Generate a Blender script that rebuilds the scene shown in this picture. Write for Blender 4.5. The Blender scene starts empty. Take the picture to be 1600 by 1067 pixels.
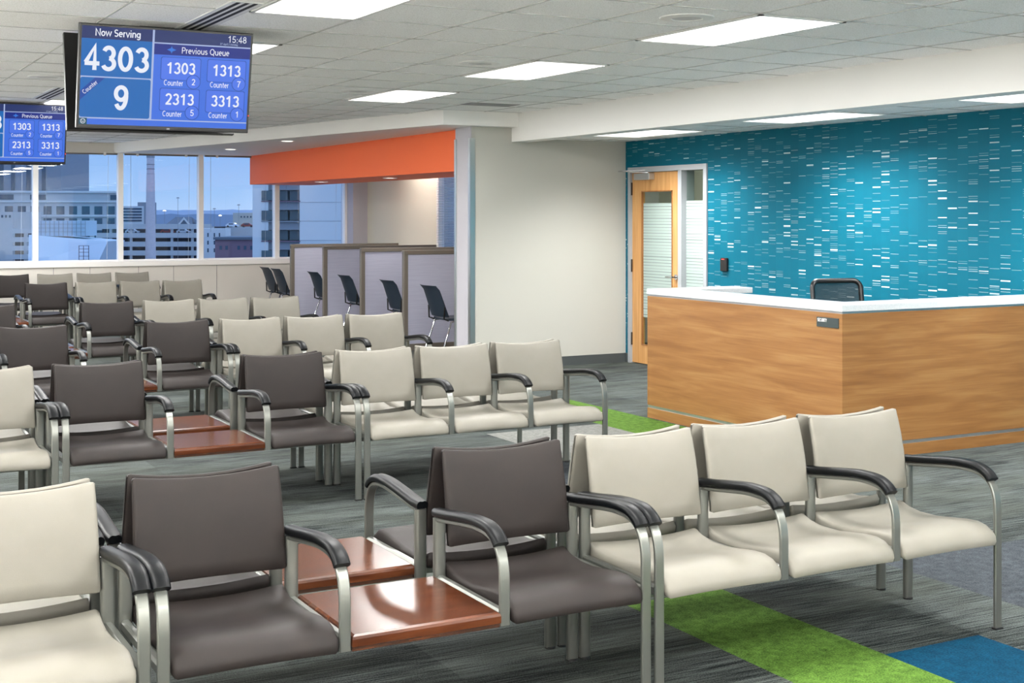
import bpy, bmesh, math, random
from mathutils import Matrix, Vector, noise
random.seed(7)
SC = bpy.context.scene
COL = SC.collection
PI = math.pi

# ------------------------------------------------------------------ camera
# world x runs along the seat rows, world y away from the viewer; camera stands at the origin
F_PX, HOR, CAM_H = 2099.0, 336.0, 1.64
_n = math.hypot(3882.0, F_PX)
CA, SA = 3882.0 / _n, F_PX / _n            # cos / sin of the view direction in the room's axes
cam_d = bpy.data.cameras.new('camera')
cam = bpy.data.objects.new('camera', cam_d)
COL.objects.link(cam)
cam.location = (0, 0, CAM_H)
cam.rotation_euler = (PI / 2, 0, math.atan2(CA, SA) - PI / 2)
cam_d.sensor_fit = 'HORIZONTAL'
cam_d.sensor_width = 36.0
cam_d.lens = F_PX / 1600 * 36
cam_d.shift_y = -(533.5 - HOR) / 1600
cam_d.clip_start, cam_d.clip_end = 0.05, 12000
SC.camera = cam

# ------------------------------------------------------------------ world, exposure
SC.view_settings.view_transform = 'Standard'
SC.view_settings.look = 'None'
SC.view_settings.gamma = 1.0
SC.view_settings.use_curve_mapping = False
SC.view_settings.exposure = 0.15
SC.cycles.use_denoising = True
SC.cycles.max_bounces = 12
SC.cycles.diffuse_bounces = 9
SC.cycles.glossy_bounces = 4
SC.cycles.transparent_max_bounces = 16
SC.cycles.sample_clamp_indirect = 6.0

def lin(c):
    return tuple(((v / 255 / 12.92) if v / 255 <= 0.04045 else ((v / 255 + 0.055) / 1.055) ** 2.4) for v in c) + (1.0,)

world = bpy.data.worlds.new('dusk_sky')
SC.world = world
world.use_nodes = True
wn, wl = world.node_tree.nodes, world.node_tree.links
wn.clear()
w_out = wn.new('ShaderNodeOutputWorld'); w_bg = wn.new('ShaderNodeBackground')
w_tc = wn.new('ShaderNodeTexCoord'); w_sep = wn.new('ShaderNodeSeparateXYZ')
w_r = wn.new('ShaderNodeValToRGB')
wl.new(w_tc.outputs['Generated'], w_sep.inputs[0]); wl.new(w_sep.outputs['Z'], w_r.inputs[0])
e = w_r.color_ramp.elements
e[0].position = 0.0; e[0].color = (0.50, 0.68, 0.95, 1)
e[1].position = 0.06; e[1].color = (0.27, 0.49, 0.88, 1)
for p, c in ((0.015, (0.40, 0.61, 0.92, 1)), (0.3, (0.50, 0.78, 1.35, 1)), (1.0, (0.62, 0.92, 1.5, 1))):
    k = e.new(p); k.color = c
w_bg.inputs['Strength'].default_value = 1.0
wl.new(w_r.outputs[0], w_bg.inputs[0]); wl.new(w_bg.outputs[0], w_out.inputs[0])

MAIN_LIGHT_W = 74.0      # watts of one troffer in the main ceiling
LOW_LIGHT_W = 66.0       # watts of one troffer in the low ceiling
DOWN_W = 10.0

# ------------------------------------------------------------------ materials
MATS = {}
def mat(name, col=(128, 128, 128), rough=0.5, metal=0.0, spec=0.5, emis=None, coat=0.0, bump=None, vary=None, alpha=None):
    """plain procedural material; vary=(scale tuple, amount, second colour), bump=(scale, strength)"""
    if name in MATS: return MATS[name]
    m = bpy.data.materials.new(name); m.use_nodes = True
    nt = m.node_tree; b = nt.nodes['Principled BSDF']
    b.inputs['Base Color'].default_value = lin(col)
    b.inputs['Roughness'].default_value = rough
    b.inputs['Metallic'].default_value = metal
    b.inputs['Specular IOR Level'].default_value = spec
    b.inputs['Coat Weight'].default_value = coat
    if emis:
        b.inputs['Emission Color'].default_value = lin(emis[0]); b.inputs['Emission Strength'].default_value = emis[1]
    if vary or bump:
        tc = nt.nodes.new('ShaderNodeTexCoord')
    if vary:
        sc, amt, c2 = vary
        mp = nt.nodes.new('ShaderNodeMapping'); mp.inputs['Scale'].default_value = sc
        nz = nt.nodes.new('ShaderNodeTexNoise'); nz.inputs['Scale'].default_value = 1.0; nz.inputs['Detail'].default_value = 5
        rp = nt.nodes.new('ShaderNodeValToRGB'); rp.color_ramp.elements[0].position = 0.5 - amt; rp.color_ramp.elements[1].position = 0.5 + amt
        rp.color_ramp.elements[0].color = lin(col); rp.color_ramp.elements[1].color = lin(c2)
        nt.links.new(tc.outputs['Object'], mp.inputs[0]); nt.links.new(mp.outputs[0], nz.inputs[0])
        nt.links.new(nz.outputs[0], rp.inputs[0]); nt.links.new(rp.outputs[0], b.inputs['Base Color'])
    if bump:
        nz = nt.nodes.new('ShaderNodeTexNoise'); nz.inputs['Scale'].default_value = bump[0]; nz.inputs['Detail'].default_value = 3
        bp = nt.nodes.new('ShaderNodeBump'); bp.inputs['Strength'].default_value = bump[1]; bp.inputs['Distance'].default_value = 0.01
        nt.links.new(tc.outputs['Object'], nz.inputs[0]); nt.links.new(nz.outputs[0], bp.inputs['Height'])
        nt.links.new(bp.outputs[0], b.inputs['Normal'])
    MATS[name] = m
    return m

def glass_mat(name, tint=(235, 244, 255), refl=0.5, rough=0.0):
    if name in MATS: return MATS[name]
    m = bpy.data.materials.new(name); m.use_nodes = True; nt = m.node_tree; nt.nodes.clear()
    o = nt.nodes.new('ShaderNodeOutputMaterial'); mx = nt.nodes.new('ShaderNodeMixShader')
    t = nt.nodes.new('ShaderNodeBsdfTransparent'); t.inputs[0].default_value = lin(tint)
    g = nt.nodes.new('ShaderNodeBsdfGlossy'); g.inputs['Roughness'].default_value = rough
    fr = nt.nodes.new('ShaderNodeLayerWeight'); fr.inputs['Blend'].default_value = 0.5
    sch = math_node(nt, 'ADD', math_node(nt, 'MULTIPLY', math_node(nt, 'POWER', fr.outputs['Facing'], 5.0), 0.9), 0.04 * refl * 2)
    nt.links.new(sch, mx.inputs[0]); nt.links.new(t.outputs[0], mx.inputs[1]); nt.links.new(g.outputs[0], mx.inputs[2])
    nt.links.new(mx.outputs[0], o.inputs[0]); MATS[name] = m
    return m

def nodes_of(name, rough=0.6, spec=0.3):
    m = bpy.data.materials.new(name); m.use_nodes = True; MATS[name] = m
    b = m.node_tree.nodes['Principled BSDF']; b.inputs['Roughness'].default_value = rough
    b.inputs['Specular IOR Level'].default_value = spec
    return m, m.node_tree, b

def math_node(nt, op, a, b=None, c=None):
    n = nt.nodes.new('ShaderNodeMath'); n.operation = op
    for i, v in enumerate((a, b, c)):
        if v is None: continue
        if isinstance(v, (int, float)): n.inputs[i].default_value = v
        else: nt.links.new(v, n.inputs[i])
    return n.outputs[0]

def pos_xyz(nt):
    g = nt.nodes.new('ShaderNodeNewGeometry'); s = nt.nodes.new('ShaderNodeSeparateXYZ')
    nt.links.new(g.outputs['Position'], s.inputs[0]); return s.outputs

def comb(nt, x, y, z=0.0):
    n = nt.nodes.new('ShaderNodeCombineXYZ')
    for i, v in enumerate((x, y, z)):
        if isinstance(v, (int, float)): n.inputs[i].default_value = v
        else: nt.links.new(v, n.inputs[i])
    return n.outputs[0]

def mixcol(nt, fac, a, b):
    n = nt.nodes.new('ShaderNodeMix'); n.data_type = 'RGBA'
    for i, v in ((0, fac), (6, a), (7, b)):
        if isinstance(v, (int, float, tuple)): n.inputs[i].default_value = v
        else: nt.links.new(v, n.inputs[i])
    return n.outputs[2]

def wallpaper():
    """teal paper printed with short pale dashes set in narrow columns"""
    m, nt, b = nodes_of('teal_wallpaper', 0.6, 0.15)
    X, Y, Z = pos_xyz(nt)
    W = 0.107
    cy = math_node(nt, 'DIVIDE', math_node(nt, 'ADD', X, Y), W)
    colid = math_node(nt, 'FLOOR', cy)
    fx = math_node(nt, 'FRACT', cy)
    base = mixcol(nt, math_node(nt, 'MODULO', math_node(nt, 'ABSOLUTE', math_node(nt, 'MULTIPLY', colid, 0.381)), 1.0), lin((0, 84, 104)), lin((1, 87, 107)))
    fac = None
    for (h, seed, prob, lo, hi, thick) in ((0.0165, 3.3, 0.20, 0.10, 0.42, 0.30), (0.031, 9.1, 0.065, 0.38, 0.95, 0.36)):
        zz = math_node(nt, 'ADD', math_node(nt, 'DIVIDE', Z, h), math_node(nt, 'MULTIPLY', colid, 0.37))
        rid = math_node(nt, 'FLOOR', zz); fz = math_node(nt, 'FRACT', zz)
        wn_ = nt.nodes.new('ShaderNodeTexWhiteNoise'); wn_.noise_dimensions = '3D'
        nt.links.new(comb(nt, colid, rid, seed), wn_.inputs['Vector'])
        sp = nt.nodes.new('ShaderNodeSeparateColor'); nt.links.new(wn_.outputs['Color'], sp.inputs[0])
        on = math_node(nt, 'LESS_THAN', sp.outputs[0], prob)
        th = math_node(nt, 'MULTIPLY', math_node(nt, 'ADD', math_node(nt, 'MULTIPLY', sp.outputs[2], 0.6), 0.5), thick)
        on = math_node(nt, 'MULTIPLY', on, math_node(nt, 'LESS_THAN', fz, th))
        amp = math_node(nt, 'ADD', math_node(nt, 'MULTIPLY', sp.outputs[1], hi - lo), lo)
        on = math_node(nt, 'MULTIPLY', on, amp)
        fac = on if fac is None else math_node(nt, 'MAXIMUM', fac, on)
    inside = math_node(nt, 'LESS_THAN', math_node(nt, 'ABSOLUTE', math_node(nt, 'SUBTRACT', fx, 0.5)), 0.44)
    fac = math_node(nt, 'MULTIPLY', fac, inside)
    nt.links.new(mixcol(nt, fac, base, lin((204, 218, 218))), b.inputs['Base Color'])
    return m

def carpet(name, dark, light, streak=True, scale=1.0, warm=None, lo=0.32, hi=0.68):
    m, nt, b = nodes_of(name, 0.95, 0.1)
    g = nt.nodes.new('ShaderNodeNewGeometry')
    def nz(sx, sy, det=3, off=0.0):
        mp = nt.nodes.new('ShaderNodeMapping'); mp.inputs['Scale'].default_value = (sx, sy, 1); mp.inputs['Location'].default_value = (off, off, 0)
        n = nt.nodes.new('ShaderNodeTexNoise'); n.inputs['Scale'].default_value = 1; n.inputs['Detail'].default_value = det
        n.inputs['Roughness'].default_value = 0.65
        nt.links.new(g.outputs['Position'], mp.inputs[0]); nt.links.new(mp.outputs[0], n.inputs[0]); return n.outputs[0]
    if streak:
        a = nz(3.5, 95, 3); c = nz(170, 210, 2, 5.0); d = nz(1.4, 6.0, 2, 11.0)
        v = math_node(nt, 'ADD', math_node(nt, 'MULTIPLY', a, 0.46), math_node(nt, 'MULTIPLY', c, 0.36))
        v = math_node(nt, 'ADD', v, math_node(nt, 'MULTIPLY', d, 0.18))
        # every half-metre tile is laid with its own tone
        br = nt.nodes.new('ShaderNodeTexWhiteNoise'); br.noise_dimensions = '2D'
        X, Y, Z = pos_xyz(nt)
        nt.links.new(comb(nt, math_node(nt, 'FLOOR', math_node(nt, 'DIVIDE', math_node(nt, 'SUBTRACT', X, 0.11), 0.5)), math_node(nt, 'FLOOR', math_node(nt, 'DIVIDE', math_node(nt, 'SUBTRACT', Y, 0.25), 0.5))), br.inputs['Vector'])
        v = math_node(nt, 'ADD', v, math_node(nt, 'MULTIPLY', math_node(nt, 'SUBTRACT', br.outputs[0], 0.5), 0.045))
    else:
        v = math_node(nt, 'ADD', math_node(nt, 'MULTIPLY', nz(150 * scale, 150 * scale, 2), 0.6), math_node(nt, 'MULTIPLY', nz(22 * scale, 22 * scale, 3, 4), 0.4))
    r = nt.nodes.new('ShaderNodeValToRGB'); r.color_ramp.elements[0].position = lo; r.color_ramp.elements[1].position = hi
    r.color_ramp.elements[0].color = lin(dark); r.color_ramp.elements[1].color = lin(light)
    nt.links.new(v, r.inputs[0])
    out = r.outputs[0]
    if warm:
        w = nz(0.9, 2.2, 2, 21.0)
        rr = nt.nodes.new('ShaderNodeValToRGB'); rr.color_ramp.elements[0].position = 0.45; rr.color_ramp.elements[1].position = 0.62
        nt.links.new(w, rr.inputs[0])
        out = mixcol(nt, math_node(nt, 'MULTIPLY', rr.outputs[0], 0.35), out, lin(warm))
    nt.links.new(out, b.inputs['Base Color'])
    bp = nt.nodes.new('ShaderNodeBump'); bp.inputs['Strength'].default_value = 0.5; bp.inputs['Distance'].default_value = 0.006
    nt.links.new(v, bp.inputs['Height']); nt.links.new(bp.outputs[0], b.inputs['Normal'])
    return m

def wood(name, c1, c2, c3, along='H', rough=0.35, coat=0.0, scale=1.0, spec=0.4):
    """grain lines along x+y (H), world z (V) or world x (X)"""
    m, nt, b = nodes_of(name, rough, spec)
    b.inputs['Coat Weight'].default_value = coat; b.inputs['Coat Roughness'].default_value = 0.08
    X, Y, Z = pos_xyz(nt)
    if along == 'H': vec = comb(nt, math_node(nt, 'MULTIPLY', math_node(nt, 'ADD', X, math_node(nt, 'MULTIPLY', Y, -1.0)), 1.3 * scale), math_node(nt, 'MULTIPLY', Z, 15 * scale))
    elif along == 'V': vec = comb(nt, math_node(nt, 'MULTIPLY', math_node(nt, 'ADD', X, Y), 30 * scale), math_node(nt, 'MULTIPLY', Z, 1.4 * scale))
    else: vec = comb(nt, math_node(nt, 'MULTIPLY', X, 2.5 * scale), math_node(nt, 'MULTIPLY', Y, 38 * scale), math_node(nt, 'MULTIPLY', Z, 20))
    n1 = nt.nodes.new('ShaderNodeTexNoise'); n1.inputs['Scale'].default_value = 1; n1.inputs['Detail'].default_value = 6; n1.inputs['Distortion'].default_value = 0.6
    nt.links.new(vec, n1.inputs[0])
    v2 = nt.nodes.new('ShaderNodeVectorMath'); v2.operation = 'MULTIPLY'; v2.inputs[1].default_value = (2.2, 7, 2.2) if along != 'V' else (5, 2, 1)
    nt.links.new(vec, v2.inputs[0])
    n2 = nt.nodes.new('ShaderNodeTexNoise'); n2.inputs['Scale'].default_value = 1; n2.inputs['Detail'].default_value = 3
    nt.links.new(v2.outputs[0], n2.inputs[0])
    v = math_node(nt, 'ADD', math_node(nt, 'MULTIPLY', n1.outputs[0], 0.72), math_node(nt, 'MULTIPLY', n2.outputs[0], 0.28))
    r = nt.nodes.new('ShaderNodeValToRGB'); el = r.color_ramp.elements
    el[0].position = 0.34; el[0].color = lin(c1); el[1].position = 0.66; el[1].color = lin(c3)
    k = el.new(0.5); k.color = lin(c2)
    nt.links.new(v, r.inputs[0]); nt.links.new(r.outputs[0], b.inputs['Base Color'])
    return m

def tile_mat():
    """white mineral-fibre ceiling board with fine pin holes"""
    m, nt, b = nodes_of('ceiling_board', 0.9, 0.1)
    g = nt.nodes.new('ShaderNodeNewGeometry')
    n = nt.nodes.new('ShaderNodeTexNoise'); n.inputs['Scale'].default_value = 140; n.inputs['Detail'].default_value = 2
    nt.links.new(g.outputs['Position'], n.inputs[0])
    r = nt.nodes.new('ShaderNodeValToRGB'); r.color_ramp.elements[0].position = 0.36; r.color_ramp.elements[1].position = 0.5
    r.color_ramp.elements[0].color = lin((222, 222, 219)); r.color_ramp.elements[1].color = lin((246, 246, 246))
    nt.links.new(n.outputs[0], r.inputs[0]); nt.links.new(r.outputs[0], b.inputs['Base Color'])
    return m

def film_mat():
    """frosted film of fine horizontal lines on the door glass"""
    m = bpy.data.materials.new('frosted_film'); m.use_nodes = True; nt = m.node_tree; nt.nodes.clear()
    MATS['frosted_film'] = m
    o = nt.nodes.new('ShaderNodeOutputMaterial'); mx = nt.nodes.new('ShaderNodeMixShader')
    t = nt.nodes.new('ShaderNodeBsdfTransparent')
    d = nt.nodes.new('ShaderNodeBsdfDiffuse'); d.inputs[0].default_value = lin((186, 200, 196))
    tr = nt.nodes.new('ShaderNodeBsdfTranslucent'); tr.inputs[0].default_value = lin((190, 206, 201))
    ms = nt.nodes.new('ShaderNodeMixShader'); ms.inputs[0].default_value = 0.4
    nt.links.new(d.outputs[0], ms.inputs[1]); nt.links.new(tr.outputs[0], ms.inputs[2])
    X, Y, Z = pos_xyz(nt)
    zz = math_node(nt, 'DIVIDE', Z, 0.032); rid = math_node(nt, 'FLOOR', zz)
    wv = nt.nodes.new('ShaderNodeTexWhiteNoise'); wv.noise_dimensions = '1D'; nt.links.new(rid, wv.inputs['W'])
    thin = math_node(nt, 'LESS_THAN', math_node(nt, 'FRACT', zz), math_node(nt, 'ADD', math_node(nt, 'MULTIPLY', wv.outputs[0], 0.25), 0.08))
    fac = math_node(nt, 'SUBTRACT', 0.93, math_node(nt, 'MULTIPLY', thin, 0.55))
    nt.links.new(fac, mx.inputs[0]); nt.links.new(t.outputs[0], mx.inputs[1]); nt.links.new(ms.outputs[0], mx.inputs[2])
    nt.links.new(mx.outputs[0], o.inputs[0]); return m

def mesh_fabric():
    """see-through black woven mesh"""
    m = bpy.data.materials.new('black_mesh'); m.use_nodes = True; nt = m.node_tree
    MATS['black_mesh'] = m
    b = nt.nodes['Principled BSDF']; b.inputs['Base Color'].default_value = lin((20, 26, 30)); b.inputs['Roughness'].default_value = 0.7
    b.inputs['Alpha'].default_value = 0.84
    return m

M_CEIL = tile_mat()
M_TBAR = mat('tbar_white', (222, 222, 220), 0.4)
M_GRID = mat('ceiling_grid_metal', (178, 178, 176), 0.5)
M_TEAL = wallpaper()
M_BEIGE = mat('beige_paint', (170, 169, 161), 0.7, bump=(300, 0.05))
M_OLIVE = mat('grey_green_paint', (205, 203, 186), 0.7)
M_LAV = mat('pale_grey_paint', (172, 170, 176), 0.7)
M_WHITE = mat('white_paint', (226, 225, 222), 0.6)
M_GREYP = mat('grey_soffit_paint', (205, 204, 202), 0.7)
M_ORANGE = mat('orange_paint', (232, 104, 48), 0.6)
M_BASE = mat('dark_rubber_base', (62, 67, 68), 0.5)
M_PANEL = mat('sill_panel', (202, 198, 190), 0.55)
M_FRAMEW = mat('white_aluminium', (236, 234, 230), 0.35, spec=0.4)
M_STEEL = mat('polished_steel', (190, 196, 194), 0.28, metal=0.9)
M_SILVER = mat('silver_paint_metal', (112, 114, 109), 0.3, metal=0.7, spec=0.5)
M_CHROME = mat('chrome', (215, 215, 218), 0.12, metal=1.0)
M_CREAM = mat('cream_vinyl', (119, 116, 108), 0.5, spec=0.25, vary=((9, 9, 9), 0.22, (114, 111, 102)), bump=(420, 0.06))
M_DARKV = mat('dark_taupe_vinyl', (36, 31, 29), 0.55, spec=0.2, vary=((9, 9, 9), 0.22, (32, 28, 27)), bump=(420, 0.06))
M_BLACK = mat('black_rubber', (4, 6, 8), 0.42, spec=0.16)
M_BLKP = mat('black_plastic', (18, 18, 20), 0.3)
M_BLKM = mat('matt_black', (12, 12, 13), 0.6)
M_CHERRY = wood('cherry_wood', (46, 21, 9), (64, 31, 14), (86, 46, 24), 'X', 0.24, 0.05, 1.0, 0.24)
M_CHEDGE = wood('cherry_edge', (42, 19, 7), (58, 28, 11), (80, 42, 19), 'H', 0.25, 0.8, 2.0, 0.5)
M_OAK = wood('oak_laminate', (112, 75, 38), (126, 88, 48), (138, 103, 61), 'H', 0.42)
M_OAKV = wood('oak_door', (166, 118, 68), (182, 136, 84), (196, 152, 100), 'V', 0.4)
M_COUNTER = mat('white_counter', (188, 192, 194), 0.25, vary=((160, 160, 160), 0.12, (176, 181, 184)))
M_ALU = mat('brushed_aluminium', (180, 182, 184), 0.3, metal=0.8)
M_DKSTRIP = mat('grey_reveal', (120, 124, 126), 0.35, metal=0.6)
M_CARPET = carpet('grey_carpet', (13, 17, 18), (84, 90, 88), True, warm=(60, 64, 56), lo=0.425, hi=0.585)
M_BOUNCE = mat('pale_bounce_floor', (232, 230, 224), 0.5, vary=((0.8, 0.8, 0.8), 0.2, (224, 222, 215)))  # added pale floor out of view, bounces light up to the ceiling
M_GREEN = carpet('green_carpet', (36, 62, 18), (92, 124, 50), False, 1.0, lo=0.36, hi=0.66)
M_BLUE = carpet('blue_carpet', (0, 34, 54), (4, 60, 84), False, 0.8, lo=0.36, hi=0.66)
M_LGREY = carpet('light_grey_carpet', (76, 77, 75), (128, 129, 125), False, 1.2, lo=0.36, hi=0.66)
M_BGREY = carpet('blue_grey_carpet', (32, 36, 40), (72, 77, 82), False, 1.0, lo=0.36, hi=0.66)
M_GLASS = glass_mat('window_glass', (246, 250, 255), 0.5)
M_DGLASS = glass_mat('door_glass', (240, 248, 244), 0.45)
M_FILM = film_mat()
M_DIFF = mat('lit_diffuser', (250, 250, 250), 0.5, emis=((255, 253, 248), 2.2))
M_LENS = mat('lit_lens', (250, 250, 250), 0.5, emis=((255, 250, 240), 6.0))
M_SLOT = mat('black_slot', (16, 16, 16), 0.8)
M_GRILLE = mat('grey_grille', (140, 140, 140), 0.6)
M_TAUPEF = mat('taupe_frame', (104, 98, 90), 0.4, metal=0.2)
M_FPANEL = mat('daylight_tinted_fabric', (158, 160, 178), 0.85, bump=(200, 0.2), vary=((3, 3, 90), 0.2, (150, 152, 170)))  # bluish cast of the daylight mixed into the panel colour
M_CHAIRBK = mat('navy_black_plastic', (34, 44, 56), 0.5, spec=0.3)
M_SHELFB = mat('plum_laminate', (96, 74, 76), 0.5)
M_BLIND = mat('blind_slat', (170, 178, 188), 0.45)
M_BLINDST = mat('blind_stack', (104, 96, 88), 0.5)

# ------------------------------------------------------------------ mesh helpers
class MB:
    """collects geometry that becomes ONE mesh object"""
    def __init__(s): s.v, s.f, s.mi, s.mats = [], [], [], []
    def _m(s, m):
        if m is None: return 0
        if m not in s.mats: s.mats.append(m)
        return s.mats.index(m)
    def add(s, vs, fs, m=None):
        o = len(s.v); s.v += [tuple(p) for p in vs]; k = s._m(m)
        for f in fs: s.f.append(tuple(i + o for i in f)); s.mi.append(k)
        return s
    def box(s, x0, x1, y0, y1, z0, z1, m=None, mtx=None):
        vs = [(x, y, z) for x in (x0, x1) for y in (y0, y1) for z in (z0, z1)]
        if mtx: vs = [mtx @ Vector(p) for p in vs]
        return s.add(vs, [(0, 1, 3, 2), (4, 6, 7, 5), (0, 4, 5, 1), (2, 3, 7, 6), (0, 2, 6, 4), (1, 5, 7, 3)], m)
    def prism(s, poly, z0, z1, m=None):
        n = len(poly)
        vs = [(x, y, z0) for x, y in poly] + [(x, y, z1) for x, y in poly]
        fs = [tuple(range(n - 1, -1, -1)), tuple(range(n, 2 * n))] + [(i, (i + 1) % n, n + (i + 1) % n, n + i) for i in range(n)]
        return s.add(vs, fs, m)
    def loft(s, rings, m=None, caps=True):
        n = len(rings[0]); vs = [p for r in rings for p in r]; fs = []
        for k in range(len(rings) - 1):
            for i in range(n):
                a, b = k * n + i, k * n + (i + 1) % n
                fs.append((a, b, b + n, a + n))
        if caps:
            fs.append(tuple(range(n - 1, -1, -1))); fs.append(tuple(range((len(rings) - 1) * n, len(rings) * n)))
        return s.add(vs, fs, m)
    def cyl(s, p0, p1, r0, r1=None, n=14, m=None):
        r1 = r0 if r1 is None else r1
        p0, p1 = Vector(p0), Vector(p1); d = (p1 - p0).normalized()
        a = d.orthogonal().normalized(); b = d.cross(a)
        ring = lambda p, r: [tuple(p + a * r * math.cos(2 * PI * i / n) + b * r * math.sin(2 * PI * i / n)) for i in range(n)]
        return s.loft([ring(p0, r0), ring(p1, r1)], m)
    def tube(s, pts, r, n=8, m=None, flat=None, side=Vector((1, 0, 0))):
        """sweep along pts; flat=(w, t) gives a rounded bar, w measured along `side`"""
        pts = [Vector(p) for p in pts]; rings = []
        for i, p in enumerate(pts):
            d = (pts[min(i + 1, len(pts) - 1)] - pts[max(i - 1, 0)]).normalized()
            if flat:
                a = side; b = d.cross(a).normalized(); w, t = flat[0] / 2, flat[1] / 2
                if callable(flat[-1]): pass
                c = min(w, t) * 0.45
                prof = [(-w, -t + c), (-w + c, -t), (w - c, -t), (w, -t + c), (w, t - c), (w - c, t), (-w + c, t), (-w, t - c)]
                rings.append([tuple(p + a * x + b * y) for x, y in prof])
            else:
                a = d.orthogonal().normalized() if i == 0 else (a - d * a.dot(d)).normalized()
                b = d.cross(a)
                rings.append([tuple(p + a * r * math.cos(2 * PI * k / n) + b * r * math.sin(2 * PI * k / n)) for k in range(n)])
        return s.loft(rings, m)
    def mesh(s, name, m=None, smooth=None):
        me = bpy.data.meshes.new(name)
        me.from_pydata(s.v, [], s.f)
        for mm in ([m] if m else s.mats): me.materials.append(mm)
        if not m: me.polygons.foreach_set('material_index', s.mi)
        bm = bmesh.new(); bm.from_mesh(me); bmesh.ops.recalc_face_normals(bm, faces=bm.faces); bm.to_mesh(me); bm.free()
        if smooth:
            me.polygons.foreach_set('use_smooth', [True] * len(me.polygons))
            me.set_sharp_from_angle(angle=math.radians(smooth))
        me.update()
        return me
    def build(s, name, m=None, parent=None, smooth=None, bevel=None, loc=None):
        o = bpy.data.objects.new(name, s.mesh(name, m, smooth)); COL.objects.link(o)
        if parent: o.parent = parent
        if loc: o.location = loc
        if bevel:
            bv = o.modifiers.new('bevel', 'BEVEL'); bv.width = bevel; bv.segments = 2; bv.limit_method = 'ANGLE'
            bv.harden_normals = False
        return o

def tag(o, label=None, cat=None, group=None, kind=None):
    for k, v in (('label', label), ('category', cat), ('group', group), ('kind', kind)):
        if v: o[k] = v
    return o
def empty(name, loc=(0, 0, 0), rz=0.0, label=None, cat=None, group=None, kind=None):
    o = bpy.data.objects.new(name, None); COL.objects.link(o)
    o.location = loc; o.rotation_euler = (0, 0, rz); o.empty_display_size = 0.1
    return tag(o, label, cat, group, kind)
def copy_tree(o, parent=None):
    c = o.copy(); COL.objects.link(c); c.parent = parent
    for ch in list(o.children): copy_tree(ch, c)
    return c
def struct(mb, name, m=None, parent=None, **k):
    return tag(mb.build(name, m, parent, **k), kind=None if parent else 'structure')

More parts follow.
